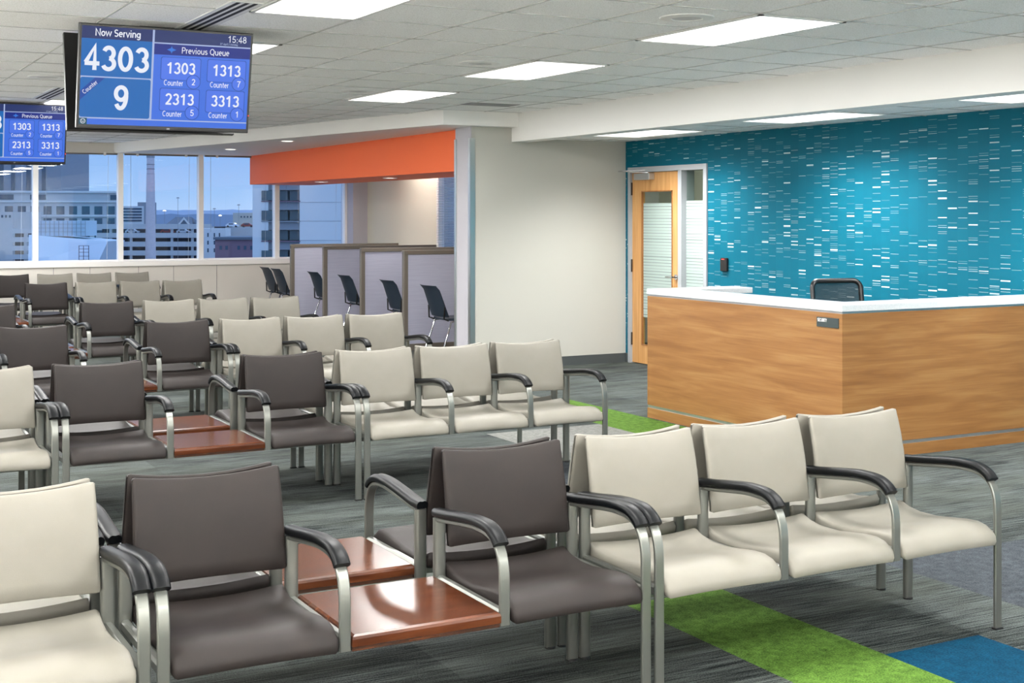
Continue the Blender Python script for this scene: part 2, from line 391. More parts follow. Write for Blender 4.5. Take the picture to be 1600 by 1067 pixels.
def _arc(cx, cy, rx, ry, a0, a1, n=14):
    return [(cx + rx * math.cos(math.radians(a0 + (a1 - a0) * i / n)), cy + ry * math.sin(math.radians(a0 + (a1 - a0) * i / n))) for i in range(n + 1)]
X_ = 0.72                                   # x-height; strokes are centre lines inside a box one cap-height tall
GLY = {  # advance, strokes
    '0': (0.66, [_arc(0.33, 0.5, 0.22, 0.43, 0, 360, 28)]),
    '1': (0.66, [[(0.12, 0.72), (0.26, 0.80), (0.38, 0.93)], [(0.38, 1.0), (0.38, 0.0)]]),
    '2': (0.66, [_arc(0.33, 0.69, 0.21, 0.24, 165, -25, 16) + [(0.36, 0.32), (0.14, 0.07)], [(0.08, 0.07), (0.58, 0.07)]]),
    '3': (0.66, [_arc(0.32, 0.71, 0.19, 0.22, 160, -80, 16), _arc(0.32, 0.28, 0.22, 0.22, 85, -160, 18)]),
    '4': (0.66, [[(0.43, 0.0), (0.43, 0.95), (0.08, 0.30)], [(0.04, 0.27), (0.62, 0.27)]]),
    '5': (0.66, [[(0.56, 0.93), (0.20, 0.93), (0.15, 0.52)] + _arc(0.32, 0.31, 0.23, 0.25, 130, -155, 18)]),
    '7': (0.66, [[(0.08, 0.93), (0.56, 0.93), (0.36, 0.5), (0.26, 0.0)]]),
    '8': (0.66, [_arc(0.33, 0.72, 0.18, 0.21, 0, 360, 24), _arc(0.33, 0.28, 0.22, 0.22, 0, 360, 24)]),
    '9': (0.66, [_arc(0.33, 0.67, 0.21, 0.26, 0, 360, 24), _arc(0.32, 0.56, 0.22, 0.50, 10, -140, 16)]),
    ':': (0.34, [[(0.17, 0.12), (0.17, -0.01)], [(0.17, 0.62), (0.17, 0.49)]]),
    '/': (0.40, [[(0.05, -0.05), (0.35, 1.0)]]), ' ': (0.32, []),
    'A': (0.72, [[(0.05, 0), (0.36, 0.95), (0.67, 0)], [(0.16, 0.30), (0.56, 0.30)]]),
    'C': (0.74, [_arc(0.40, 0.5, 0.30, 0.43, 50, 310, 22)]),
    'E': (0.60, [[(0.55, 0.94), (0.12, 0.94), (0.12, 0.06), (0.55, 0.06)], [(0.12, 0.5), (0.50, 0.5)]]),
    'I': (0.26, [[(0.13, 0), (0.13, 1)]]),
    'M': (0.88, [[(0.10, 0), (0.12, 0.95), (0.44, 0.1), (0.76, 0.95), (0.78, 0)]]),
    'N': (0.78, [[(0.12, 0), (0.12, 0.95), (0.66, 0.05), (0.66, 1)]]),
    'P': (0.66, [[(0.12, 0), (0.12, 0.94), (0.34, 0.94)] + _arc(0.36, 0.70, 0.22, 0.24, 85, -85, 12) + [(0.12, 0.46)]]),
    'Q': (0.82, [_arc(0.41, 0.5, 0.32, 0.44, 0, 360, 28), [(0.46, 0.18), (0.72, -0.12)]]),
    'R': (0.68, [[(0.12, 0), (0.12, 0.94), (0.34, 0.94)] + _arc(0.36, 0.72, 0.21, 0.22, 85, -85, 12) + [(0.12, 0.5)], [(0.34, 0.5), (0.60, 0.0)]]),
    'S': (0.62, [_arc(0.31, 0.71, 0.20, 0.22, 35, 250, 14) + _arc(0.31, 0.28, 0.21, 0.22, 80, -150, 16)]),
    'T': (0.62, [[(0.03, 0.94), (0.59, 0.94)], [(0.31, 0.94), (0.31, 0)]]),
    'U': (0.74, [[(0.12, 1.0), (0.12, 0.34)] + _arc(0.37, 0.32, 0.25, 0.26, 180, 360, 14) + [(0.62, 1.0)]]),
    'Y': (0.66, [[(0.04, 1), (0.33, 0.45), (0.33, 0)], [(0.62, 1), (0.33, 0.45)]]),
    'a': (0.56, [_arc(0.27, 0.30, 0.17, 0.24, 0, 360, 20), [(0.45, 0.68), (0.45, 0.0)]]),
    'c': (0.52, [_arc(0.30, 0.34, 0.20, 0.29, 55, 305, 16)]),
    'd': (0.62, [_arc(0.29, 0.33, 0.20, 0.28, 0, 360, 20), [(0.50, 1.02), (0.50, 0.0)]]),
    'e': (0.58, [[(0.10, 0.36), (0.48, 0.36)] + _arc(0.29, 0.34, 0.20, 0.29, 8, 310, 20)]),
    'g': (0.62, [_arc(0.29, 0.35, 0.20, 0.27, 0, 360, 20), [(0.50, 0.68), (0.50, 0.02)] + _arc(0.30, -0.02, 0.20, 0.20, -5, -150, 12)]),
    'i': (0.28, [[(0.14, 0), (0.14, 0.68)], [(0.14, 0.98), (0.14, 0.86)]]),
    'l': (0.28, [[(0.14, 0), (0.14, 1.02)]]),
    'n': (0.62, [[(0.12, 0), (0.12, 0.68)], _arc(0.31, 0.40, 0.19, 0.24, 180, 0, 12) + [(0.50, 0)]]),
    'o': (0.62, [_arc(0.31, 0.34, 0.21, 0.29, 0, 360, 22)]),
    'p': (0.62, [_arc(0.33, 0.34, 0.20, 0.28, 0, 360, 20), [(0.12, 0.68), (0.12, -0.28)]]),
    'r': (0.40, [[(0.12, 0), (0.12, 0.68)], _arc(0.31, 0.38, 0.19, 0.25, 175, 85, 8)]),
    's': (0.50, [_arc(0.25, 0.48, 0.15, 0.15, 35, 250, 10) + _arc(0.25, 0.20, 0.16, 0.15, 80, -150, 12)]),
    't': (0.40, [[(0.18, 0.9), (0.18, 0.2)] + _arc(0.29, 0.17, 0.11, 0.12, 180, 280, 6), [(0.04, 0.62), (0.36, 0.62)]]),
    'u': (0.62, [[(0.11, 0.68), (0.11, 0.26)] + _arc(0.30, 0.26, 0.19, 0.22, 180, 360, 12), [(0.50, 0.68), (0.50, 0)]]),
    'v': (0.54, [[(0.04, 0.68), (0.27, 0.04), (0.50, 0.68)]]),
    'w': (0.82, [[(0.04, 0.68), (0.22, 0.05), (0.41, 0.62), (0.60, 0.05), (0.78, 0.68)]]),
    'y': (0.54, [[(0.04, 0.68), (0.27, 0.04)], [(0.50, 0.68), (0.22, -0.26), (0.06, -0.26)]]),
}
def text_mesh(body, size, m, X, Y, org, align='CENTER', wt=0.13, sx=1.0):
    """plain sans lettering drawn with strokes in the plane (X, Y) about org; size = cap height; returns (verts, faces)"""
    tot = sum(GLY[c][0] for c in body) * sx
    pen = {'CENTER': -tot / 2, 'LEFT': 0.0}[align]; vs, fs = [], []
    X, Y, org = Vector(X), Vector(Y), Vector(org)
    for c in body:
        adv, strokes = GLY[c]
        for st in strokes:
            n = len(st); closed = n > 3 and math.dist(st[0], st[-1]) < 1e-6; b = len(vs)
            for i, (x, y) in enumerate(st):
                p0 = st[i - 1] if i else (st[-2] if closed else st[0]); p1 = st[i + 1] if i < n - 1 else (st[1] if closed else st[-1])
                d0 = Vector((x - p0[0], y - p0[1])); d1 = Vector((p1[0] - x, p1[1] - y))
                if d0.length < 1e-9: d0 = d1
                if d1.length < 1e-9: d1 = d0
                d0.normalize(); d1.normalize(); t = (d0 + d1)
                t = t.normalized() if t.length > 1e-6 else d0
                k = min(1.9, 1 / max(0.3, t.dot(d0)))
                nx, ny = -t.y * wt / 2 * k, t.x * wt / 2 * k
                for q in (1, -1):
                    vs.append(org + X * ((pen + (x + nx * q) * sx) * size) + Y * ((y - 0.5 + ny * q) * size))
            for i in range(n - 1): a = b + 2 * i; fs.append((a, a + 1, a + 3, a + 2))
        pen += adv * sx
    return vs, fs

# ------------------------------------------------------------------ the room shell
YW, XR, XT, XO = 20.6, 8.27, 8.30, 6.44        # window wall, teal wall, alcove wall, orange fascia
YB = 12.62                                     # beige wall
CE, CL, SO = 2.72, 2.46, 2.57                  # ceilings
XL, YF = -4.6, -4.2                            # walls behind / left of the viewer

# floor: half-metre carpet tiles of several colours, plus an added pale bounce area out of view, one mesh
patches = [  # x0, x1, y0, y1, material
    (3.11, 3.61, 2.25, 4.75, M_GREEN), (3.61, 4.10, 2.25, 3.75, M_BLUE),
    (5.62, 6.13, 7.75, 10.25, M_GREEN), (4.62, 5.62, 7.25, 8.95, M_LGREY),
    (4.55, 6.05, 2.25, 4.75, M_BGREY), (3.9, 4.55, 6.75, 7.95, M_BGREY)]
xs = sorted({XL, -0.9, XR + 4, *[p[0] for p in patches], *[p[1] for p in patches]})
ys = sorted({YF, YW, 0.75, *[p[2] for p in patches], *[p[3] for p in patches]})
fb = MB()
for x0, x1 in zip(xs, xs[1:]):
    for y0, y1 in zip(ys, ys[1:]):
        cx, cy = (x0 + x1) / 2, (y0 + y1) / 2
        m = next((p[4] for p in patches if p[0] < cx < p[1] and p[2] < cy < p[3]), M_BOUNCE if cx < -0.9 or cy < 0.75 else M_CARPET)
        fb.add([(x0, y0, 0), (x1, y0, 0), (x1, y1, 0), (x0, y1, 0)], [(0, 1, 2, 3)], m)
struct(fb, 'floor')

# ceilings
soff_a, soff_b = (5.94, 12.47), (4.33, YW)     # slanted edge of the dropped soffit
cb = MB()
cb.prism([(XL, YF), (6.84, YF), (6.84, 12.50), (5.96, 12.50), (4.35, YW), (XL, YW)], CE, CE + 0.05, M_CEIL)
gx0, gy0, g = 3.367, 5.69, 0.61
k = math.ceil((XL - gx0) / g)
def soff_x(y): return 6.82 if y <= 12.47 else soff_a[0] + (soff_b[0] - soff_a[0]) * (y - 12.47) / (YW - 12.47)
def soff_y(x): return YW if x < 4.33 else (12.47 if x > 5.94 else 12.47 + (soff_a[0] - x) / (soff_a[0] - soff_b[0]) * (YW - 12.47))
while gx0 + k * g < 6.8:
    x = gx0 + k * g; cb.box(x - 0.0055, x + 0.0055, YF, soff_y(x), CE - 0.004, CE + 0.001, M_GRID); k += 1
k = math.ceil((YF - gy0) / g)
while gy0 + k * g < YW:
    y = gy0 + k * g; cb.box(XL, soff_x(y), y - 0.0055, y + 0.0055, CE - 0.0038, CE + 0.001, M_GRID); k += 1
struct(cb, 'ceiling')
lb = MB()
lb.box(7.02, XR + 0.1, YF, YB + 0.1, CL, CL + 0.05, M_CEIL)
for y in [4.46 + 0.61 * i for i in range(-14, 14)]:
    if YF < y < YB: lb.box(7.02, XR, y - 0.0055, y + 0.0055, CL - 0.004, CL + 0.001, M_GRID)
for x in (7.245, 7.855): lb.box(x - 0.0055, x + 0.0055, YF, YB, CL - 0.0038, CL + 0.001, M_GRID)
struct(lb, 'ceiling')
# beam between the two ceilings, soffit box, orange fascia with its dropped underside
struct(MB().box(6.82, 7.02, YF, YB + 0.02, 2.42, CE + 0.02), 'trim_1', M_WHITE)
sb = MB()
sb.prism([(5.94, 12.47), (6.82, 12.47), (6.82, YB + 0.02), (XO + 0.5, YB + 0.02), (XO + 0.5, YW), (4.33, YW)], SO, CE + 0.01)
struct(sb, 'trim_2', M_WHITE)
struct(MB().box(XO, 7.45, 12.995, YW, 2.12, SO + 0.01), 'trim_3', M_ORANGE)
struct(MB().box(7.44, XT + 0.1, 12.9, YW, SO - 0.02, SO + 0.06), 'ceiling', M_WHITE)

# walls
wb = MB().box(6.34, XR + 0.02, YB, YB + 0.37, 0, CE, M_BEIGE)
struct(wb, 'wall_back')
struct(MB().box(7.0, XR, YB - 0.012, YB, 0, 0.10), 'baseboard_back', M_BASE)
struct(MB().box(6.38, 7.0, YB - 0.012, YB, 0, 0.10), 'baseboard_back', M_BASE)
# wall end cap (pale) with polished corner guards
struct(MB().box(6.332, 6.340, YB, YB + 0.37, 0, SO), 'wall_end', M_LAV)
cg = MB()
cg.box(6.322, 6.3315, YB - 0.006, YB + 0.045, 0.10, 2.45).box(6.322, 6.378, YB - 0.010, YB - 0.001, 0.10, 2.45)
cg.box(6.322, 6.3315, YB + 0.335, YB + 0.38, 0.10, 2.45)
tag(cg.build('corner_guard', M_STEEL), 'polished steel corner guard on the pale end of the beige wall', 'corner guard')

# teal wall with the opening for door and sidelight
DY0, DY1, DT = 11.10, 12.55, 2.165
tb = MB()
tb.box(XR, XR + 0.14, YF, DY0, 0, CE, M_TEAL).box(XR, XR + 0.14, DY1, YB + 0.01, 0, CE, M_TEAL).box(XR, XR + 0.14, DY0, DY1, DT, CE, M_TEAL)
struct(tb, 'wall_right')
struct(MB().box(XR - 0.012, XR, YF, DY0 - 0.005, 0, 0.10).box(XR - 0.012, XR, DY1 + 0.003, YB - 0.012, 0, 0.10), 'baseboard_right', M_BASE)
struct(MB().box(XT, XT + 0.1, 17.65, YW, 0, CE, M_OLIVE).box(XT, XT + 0.1, 15.6, 17.65, 0, 0.95, M_OLIVE).box(XT, XT + 0.1, 15.6, 17.65, 2.3, CE, M_OLIVE)
       .box(XT, XT + 0.1, 12.99, 15.6, 0, CE, M_OLIVE), 'wall_alcove')
struct(MB().box(8.05, XT, 20.28, YW + 0.2, 0, CE), 'wall_column', M_LAV)
# left wall and the wall behind the viewer
struct(MB().box(XL - 0.1, XL, YF, YW, 0, CE), 'wall_left', M_WHITE)
struct(MB().box(XL, XR, YF - 0.1, YF, 0, CE), 'wall_front', M_WHITE)

# window wall: panelling, sill, mullions, glass, raised blinds
ZS, ZH = 0.95, 2.575
wp = MB().box(XL, 8.05, YW - 0.10, YW + 0.2, 0, 0.87)
struct(wp, 'wall_window', M_PANEL)
sm = MB()
for x in (2.42, 3.45, 3.36 + 0.61, 4.68, 5.21, 5.88, 7.1): sm.box(x - 0.003, x + 0.003, YW - 0.103, YW - 0.099, 0, 0.865)
struct(sm, 'trim_4', M_DKSTRIP)
struct(MB().box(XL, 8.05, YW - 0.13, YW + 0.2, 0.87, ZS), 'trim_5', M_FRAMEW, bevel=0.006)
struct(MB().box(XL, 8.05, YW - 0.02, YW + 0.2, ZH, CE + 0.02), 'trim_6', M_PANEL)
mull = [-4.6 + 0.495 + 1.22 * i - 0.33 for i in range(0)] or [3.21 - 1.22 * 6 + 1.22 * i for i in range(11)]
for i, (a, b2) in enumerate(zip(mull, mull[1:])):
    a2, b3 = max(a, XL), min(b2, 8.05)
    w = MB()
    w.box(b3 - 0.036, b3 + 0.036 if b3 < 8 else b3, YW - 0.06, YW + 0.08, ZS, ZH)
    w.box(a2 + 0.036, b3 - 0.036, YW - 0.01, YW + 0.05, ZS, ZS + 0.02)
    fr = struct(w, 'window_%d' % (i + 1), M_FRAMEW)
    MB().box(a2 + 0.03, b3 - 0.03, YW + 0.02, YW + 0.026, ZS, ZH).build('pane', M_GLASS, fr)

# ceiling above the alcove window, its blind
bl = empty('venetian_blind', (XT, 16.6, 1.6), 0, 'lowered pale venetian blind in the alcove side window beside the wall end', 'blind')
s_ = MB()
for i in range(54):
    z = -0.62 + i * 0.0245
    s_.add([(-0.03, -1.0, z + 0.004), (-0.008, -1.0, z - 0.006), (-0.008, 1.0, z - 0.006), (-0.03, 1.0, z + 0.004)], [(0, 1, 2, 3)])
s_.build('slats', M_BLIND, bl)
MB().box(-0.04, -0.002, -1.02, 1.02, 0.68, 0.72).build('headrail', M_FRAMEW, bl)
sw = MB().box(XT, XT + 0.09, 17.58, 17.65, 0.95, 2.3).box(XT, XT + 0.09, 15.6, 17.65, 0.95, 0.99)
fr = struct(sw, 'window_20', M_FRAMEW)
MB().box(XT + 0.05, XT + 0.056, 15.6, 17.6, 0.99, 2.3).build('pane', M_GLASS, fr)

# ------------------------------------------------------------------ ceiling fittings
def troffer(x, y, z, w, label, spread, group):
    t = empty('ceiling_light', (x, y, z), 0, label, 'ceiling light', group)
    hx, hy = 0.300, 0.605
    f_ = MB()
    for a, b_, c, d in ((-hx, hx, -hy, -hy + 0.026), (-hx, hx, hy - 0.026, hy), (-hx, -hx + 0.022, -hy, hy), (hx - 0.022, hx, -hy, hy)):
        f_.box(a, b_, c, d, -0.010, 0.0)
    f_.build('frame', M_TBAR, t)
    MB().box(-hx + 0.02, hx - 0.02, -hy + 0.024, hy - 0.024, -0.005, -0.001).build('diffuser', M_DIFF, t)
    L = bpy.data.lights.new('troffer_light', 'AREA'); L.shape = 'RECTANGLE'; L.size = 2 * hx - 0.06; L.size_y = 2 * hy - 0.07
    L.energy = w; L.color = (1.0, 0.985, 0.965); L.spread = math.radians(spread)
    o = bpy.data.objects.new('troffer_light', L); COL.objects.link(o); o.parent = t; o.location = (0, 0, -0.008)
    return t
vis = {(2, 6): 'white ceiling light panel cut by the top edge above the near screen',
       (2, 9): 'white ceiling light panel half hidden behind the near queue screen',
       (2, 14): 'small far ceiling light between the two queue screens',
       (5, 6): 'largest ceiling light panel in full view, nearest the teal wall',
       (5, 9): 'middle one of the three ceiling light panels in the row left of the beam',
       (5, 11): 'farthest ceiling light panel left of the beam, above the orange fascia'}
for xi, x in ((0, 0.015), (2, 2.455), (5, 4.895), (-2, -2.425)):
    for yi in range(-2, 8):
        y = 6.30 + 2.44 * (yi - 2)
        if x > 4 and y > 12: continue
        if y < YF + 0.7 or y > YW - 0.7: continue
        lab = {2: {2: vis[(2, 6)], 3: vis[(2, 9)], 5: vis[(2, 14)]}, 5: {2: vis[(5, 6)], 3: vis[(5, 9)], 4: vis[(5, 11)]}}.get(xi, {}).get(yi)
        troffer(x, y, CE, MAIN_LIGHT_W, lab or 'white ceiling light panel outside the view, in the main ceiling', 180, 'light panels in the main ceiling')
lowl = {11.16: 'left of the light panels in the low ceiling, above the door', 8.72: 'middle light panel in the low ceiling before the teal wall',
        6.28: 'right light panel in the low ceiling, cut by the picture edge'}
for y in (11.16, 8.72, 6.28, 3.84, 1.40, -1.04, -3.4):
    troffer(7.55, y, CL, LOW_LIGHT_W, lowl.get(y, 'light panel in the low ceiling outside the view'), 128, 'light panels in the low ceiling')

def downlight(x, y, z, label):
    t = empty('downlight', (x, y, z), 0, label, 'downlight', 'round downlights in the soffits')
    r = MB(); n = 28
    ring = lambda R, zz: [(R * math.cos(2 * PI * i / n), R * math.sin(2 * PI * i / n), zz) for i in range(n)]
    r.loft([ring(0.095, 0.0), ring(0.092, -0.006), ring(0.075, -0.006), ring(0.072, 0.0)], caps=False)
    r.build('trim_ring', M_FRAMEW, t, smooth=40)
    MB().cyl((0, 0, -0.003), (0, 0, -0.0005), 0.075, n=28).build('lens', M_LENS, t)
    L = bpy.data.lights.new('down_light', 'AREA'); L.shape = 'DISK'; L.size = 0.13; L.energy = DOWN_W; L.color = (1, 0.96, 0.9); L.spread = math.radians(130)
    o = bpy.data.objects.new('down_light', L); COL.objects.link(o); o.parent = t; o.location = (0, 0, -0.006)
downlight(5.52, 18.56, SO, 'farther round downlight in the white soffit left of the orange fascia')
downlight(5.53, 16.14, SO, 'nearer round downlight in the white soffit left of the orange fascia')
downlight(6.86, 16.0, 2.12, 'right one of two round downlights under the orange fascia')
downlight(6.80, 18.36, 2.12, 'left one of two round downlights under the orange fascia')
for y in (15.2, 17.9):  # unseen panels added to brighten the alcove
    troffer(7.9, y, SO - 0.02, 11, 'added ceiling light panel over the computer desks, hidden by the orange fascia', 180, 'added light panels over the computer desks')
downlight(6.86, 13.9, 2.12, 'round downlight under the orange fascia hidden by the wall end')

def speaker(x, y, label, r=0.15):
    t = empty('ceiling_speaker', (x, y, CE), 0, label, 'ceiling speaker', 'round speakers in the ceiling tiles')
    n = 36; m = MB()
    ring = lambda R, zz: [(R * math.cos(2 * PI * i / n), R * math.sin(2 * PI * i / n), zz) for i in range(n)]
    m.loft([ring(r, 0), ring(r - 0.004, -0.006), ring(r * 0.58, -0.010), ring(r * 0.55, -0.006)], caps=False)
    m.build('rim', M_TBAR, t, smooth=40)
    MB().cyl((0, 0, -0.006), (0, 0, -0.001), r * 0.57, n=36).build('grille', mat('speaker_grille', (196, 196, 196), 0.7, bump=(900, 0.5)), t)
speaker(4.33, 6.0, 'round white ceiling speaker beside the largest ceiling light panel')
speaker(4.33, 8.49, 'round white ceiling speaker beside the middle ceiling light panel')
speaker(4.38, 10.92, 'round white ceiling speaker beside the far ceiling light panel')
speaker(1.80, 10.95, 'round white ceiling speaker at the left, between the two queue screens')

def slot(x, y0, y1, label):
    t = empty('slot_diffuser', (x, (y0 + y1) / 2, CE), 0, label, 'air diffuser', 'linear slot diffusers in the ceiling')
    h = (y1 - y0) / 2
    MB().box(-0.085, 0.085, -h, h, -0.006, 0).build('frame', M_TBAR, t)
    for dx in (-0.045, 0.0, 0.045):
        MB().box(dx - 0.011, dx + 0.011, -h + 0.01, h - 0.01, -0.0075, -0.002).build('slot', M_SLOT, t)
slot(2.06, 6.62, 7.84, 'black slotted linear air diffuser above the near queue screen')
slot(2.08, 11.79, 13.0, 'black slotted linear air diffuser above the far queue screen')
t = empty('return_grille', (6.02, 11.58, CE), 0, 'grey slatted return air grille in the ceiling before the soffit corner', 'air grille')
MB().box(-0.29, 0.29, -0.15, 0.15, -0.006, 0).build('frame', M_TBAR, t)
gm = MB()
for i in range(12): gm.box(-0.26, 0.26, -0.125 + i * 0.021, -0.115 + i * 0.021, -0.010, -0.004)
gm.build('louvres', M_GRILLE, t)
MB().box(-0.265, 0.265, -0.13, 0.13, -0.0075, -0.003).build('backing', mat('grille_back', (90, 90, 90), 0.8), t)

# ------------------------------------------------------------------ raised blinds on the window wall
for i, (a, b2) in enumerate(((1.99, 3.21), (3.21, 4.43), (4.43, 5.65), (5.65, 6.87), (6.87, 8.05))):
    labs = ['raised blind over the window left of the far screen', 'raised blind over the window partly behind the far queue screen',
            'raised blind over the window with the chimney', 'raised blind over the window right of the chimney', 'raised blind over the window behind the orange fascia']
    t = empty('raised_blind', ((a + b2) / 2, YW - 0.06, ZH), 0, labs[i], 'blind', 'raised venetian blinds along the window wall')
    h = (b2 - a) / 2 - 0.05
    MB().box(-h, h, -0.02, 0.03, -0.012, 0.0).build('headrail', M_PANEL, t)
    st = MB()
    for j in range(3): st.box(-h + 0.004, h - 0.004, -0.016, 0.022, -0.0185 - j * 0.0075, -0.0125 - j * 0.0075)
    st.build('slat_stack', M_BLINDST, t)
    for dx in (-h * 0.66, h * 0.66):
        MB().box(dx - 0.018, dx + 0.018, -0.028, -0.018, -0.045, 0.005).build('bracket', M_FRAMEW, t)
    MB().cyl((-h + 0.09, -0.02, -1.2 if i % 2 else -0.9), (-h + 0.09, -0.02, -0.04), 0.0028, n=6).build('wand', mat('clear_wand', (120, 140, 165), 0.3), t)
    MB().cyl((h - 0.16, -0.02, -1.62), (h - 0.14, -0.02, -0.04), 0.0022, n=6).build('cord', mat('blind_cord', (190, 200, 215), 0.6), t)

# ------------------------------------------------------------------ door with sidelight and the room behind
d = empty('door_1', (XR, 0, 0), kind='structure')
fm = MB()
for y0, y1, z0, z1 in ((DY0, DY0 + 0.055, 0, DT - 0.055), (DY1 - 0.045, DY1, 0, DT - 0.055), (DY0, DY1, DT - 0.055, DT + 0.002), (11.535, 11.598, 0, DT - 0.05), (DY0 + 0.05, 11.54, 0, 0.12)):
    fm.box(-0.018, 0.15, y0, y1, z0, z1)
fm.build('door_frame', mat('silver_frame_paint', (150, 154, 158), 0.4), d)
lf = MB()
LY0, LY1 = 11.602, 12.502
for y0, y1, z0, z1 in ((LY0, 11.735, 0.01, 2.105), (12.32, LY1, 0.01, 2.105), (11.735, 12.32, 0.01, 0.21), (11.735, 12.32, 1.905, 2.105)):
    lf.box(0.012, 0.057, y0, y1, z0, z1)
leaf = lf.build('door_leaf', M_OAKV, d)
MB().box(0.032, 0.038, 11.735, 12.32, 0.21, 1.905).build('glass', M_DGLASS, leaf)
MB().box(0.029, 0.0315, 11.737, 12.318, 0.52, 1.77).build('frosted_film', M_FILM, leaf)
be = MB()
for y0, y1, z0, z1 in ((11.735, 11.747, 0.21, 1.905), (12.308, 12.32, 0.21, 1.905), (11.735, 12.32, 0.21, 0.222), (11.735, 12.32, 1.893, 1.905)):
    be.box(0.006, 0.03, y0, y1, z0, z1)
be.build('glazing_bead', wood('dark_bead', (120, 78, 40), (140, 92, 50), (150, 100, 60), 'V'), leaf)
sl = MB().box(0.05, 0.056, DY0 + 0.05, 11.54, 0.12, DT - 0.05).build('sidelight', M_DGLASS, d)
MB().box(0.047, 0.0495, DY0 + 0.052, 11.537, 0.13, 1.79).build('frosted_film', M_FILM, sl)
hd = MB()
hd.cyl((-0.004, 11.655, 0.985), (0.012, 11.655, 0.985), 0.030, n=24).cyl((-0.05, 11.655, 0.985), (-0.004, 11.655, 0.985), 0.011)
hd.tube([(-0.05, 11.655, 0.985), (-0.056, 11.69, 0.985), (-0.052, 11.77, 0.984)], 0.009)
hd.build('door_handle', M_CHROME, d, smooth=40)
MB().box(0.008, 0.013, 11.604, 11.620, 0.93, 1.04).build('latch_plate', M_CHROME, d)
cl = MB().box(-0.062, 0.011, 12.07, 12.37, 2.025, 2.095).build('door_closer', M_ALU, d, bevel=0.004)
ca_ = MB().tube([(-0.03, 12.13, 2.10), (-0.19, 12.38, 2.12), (-0.20, 12.46, 2.12)], 0.007).tube([(-0.20, 12.46, 2.122), (-0.02, 12.20, 2.13)], 0.006)
ca_.build('closer_arm', M_CHROME, cl, smooth=50)
for z in (1.93, 1.08, 0.27):
    MB().box(-0.006, 0.014, 12.497, 12.520, z - 0.07, z + 0.07).build('hinge', mat('dark_hinge', (70, 66, 62), 0.4, metal=0.7), d)
# the corridor behind it
struct(MB().box(12.0, 12.1, 9.3, 14.5, 0, 2.6, M_BEIGE).box(XR + 0.14, 12.0, 9.2, 9.3, 0, 2.6, M_BEIGE).box(XR + 0.14, 12.0, 14.4, 14.5, 0, 2.6, M_BEIGE)
       .box(9.95, 10.02, 13.4, 14.4, 0, 2.6, M_OLIVE), 'wall_corridor')
struct(MB().box(XR + 0.14, 12.1, 9.2, 14.5, 2.6, 2.65), 'ceiling', M_WHITE)
d2 = empty('door_2', (11.03, 14.4, 0), kind='structure')
MB().box(-0.46, 0.46, -0.04, 0.0, 0, 2.1).build('door_leaf', M_OAKV, d2)
MB().box(-0.54, -0.46, -0.05, 0, 0, 2.16).box(0.46, 0.54, -0.05, 0, 0, 2.16).box(-0.46, 0.46, -0.05, 0, 2.1, 2.16).build('door_frame', M_ALU, d2)
troffer(9.6, 12.2, 2.6, 34, 'ceiling light panel in the corridor behind the door', 180, 'corridor light')

# card reader
t = empty('card_reader', (XR, 10.806, 1.145), 0, 'small black card reader with a red light on the teal wall beside the door', 'card reader')
MB().box(-0.032, 0, -0.052, 0.052, -0.068, 0.068).build('housing', M_BLKP, t, bevel=0.01)
MB().box(-0.034, -0.030, -0.02, 0.02, 0.05, 0.058).build('indicator', mat('red_led', (220, 40, 40), 0.4, emis=((255, 60, 50), 1.5)), t)

# ------------------------------------------------------------------ security desk
DX, DY, DB = 6.154, 6.784, 9.07
t = empty('security_desk', (DX, DY, 0), 0, 'oak fronted security desk with a white counter before the teal wall', 'reception desk')
DW = XR - DX - 0.02
pn = MB()
pn.box(0, 0.04, 0.0, DB - DY, 0.104, 0.984); pn.build('left_panel', M_OAK, t)
MB().box(0.04, DW, 0.0, 0.04, 0.104, 0.984).build('front_panel', M_OAK, t)
MB().box(0.04, 0.85, DB - DY - 0.04, DB - DY, 0.0, 0.984).build('end_panel', M_OAK, t)
MB().box(0.008, 0.04, 0.008, DB - DY, 0.078, 0.104).box(0.04, DW, 0.008, 0.04, 0.078, 0.104).build('reveal_strip', M_ALU, t)
MB().box(0, 0.04, 0, DB - DY, 0.0, 0.08).box(0.04, DW, 0, 0.04, 0, 0.08).build('plinth', M_OAK, t)
MB().box(0.012, 0.04, 0.012, DB - DY, 0.984, 0.998).box(0.04, DW, 0.012, 0.04, 0.984, 0.998).build('shadow_strip', M_ALU, t)
ct = MB().prism([(-0.004, -0.004), (DW, -0.004), (DW, 0.27), (0.26, 0.27), (0.26, DB - DY - 0.27), (0.86, DB - DY - 0.27), (0.86, DB - DY + 0.004), (-0.004, DB - DY + 0.004)], 0.998, 1.043)
ct.build('countertop', M_COUNTER, t, bevel=0.003)
MB().box(0.26, DW, 0.27, 0.56, 0.70, 0.735).build('worktop', M_COUNTER, t)
MB().box(0.24, 0.26, 0.04, DB - DY - 0.04, 0.6, 0.99).box(0.26, DW, 0.25, 0.27, 0.6, 0.99).build('inner_panel', M_OAK, t)
sg = MB().box(-0.006, 0.0, 0.031, 0.245, 0.887, 0.952)
sg = sg.build('sign_plate', mat('dark_green_plate', (42, 52, 52), 0.4), t)
vs, fs = text_mesh('SECURITY', 0.022, None, (0, -1, 0), (0, 0, 1), (-0.007, 0.236, 0.933), 'LEFT', 0.15, 0.86)
MB().add(vs, fs).build('lettering', mat('white_lettering', (235, 235, 235), 0.5), sg)

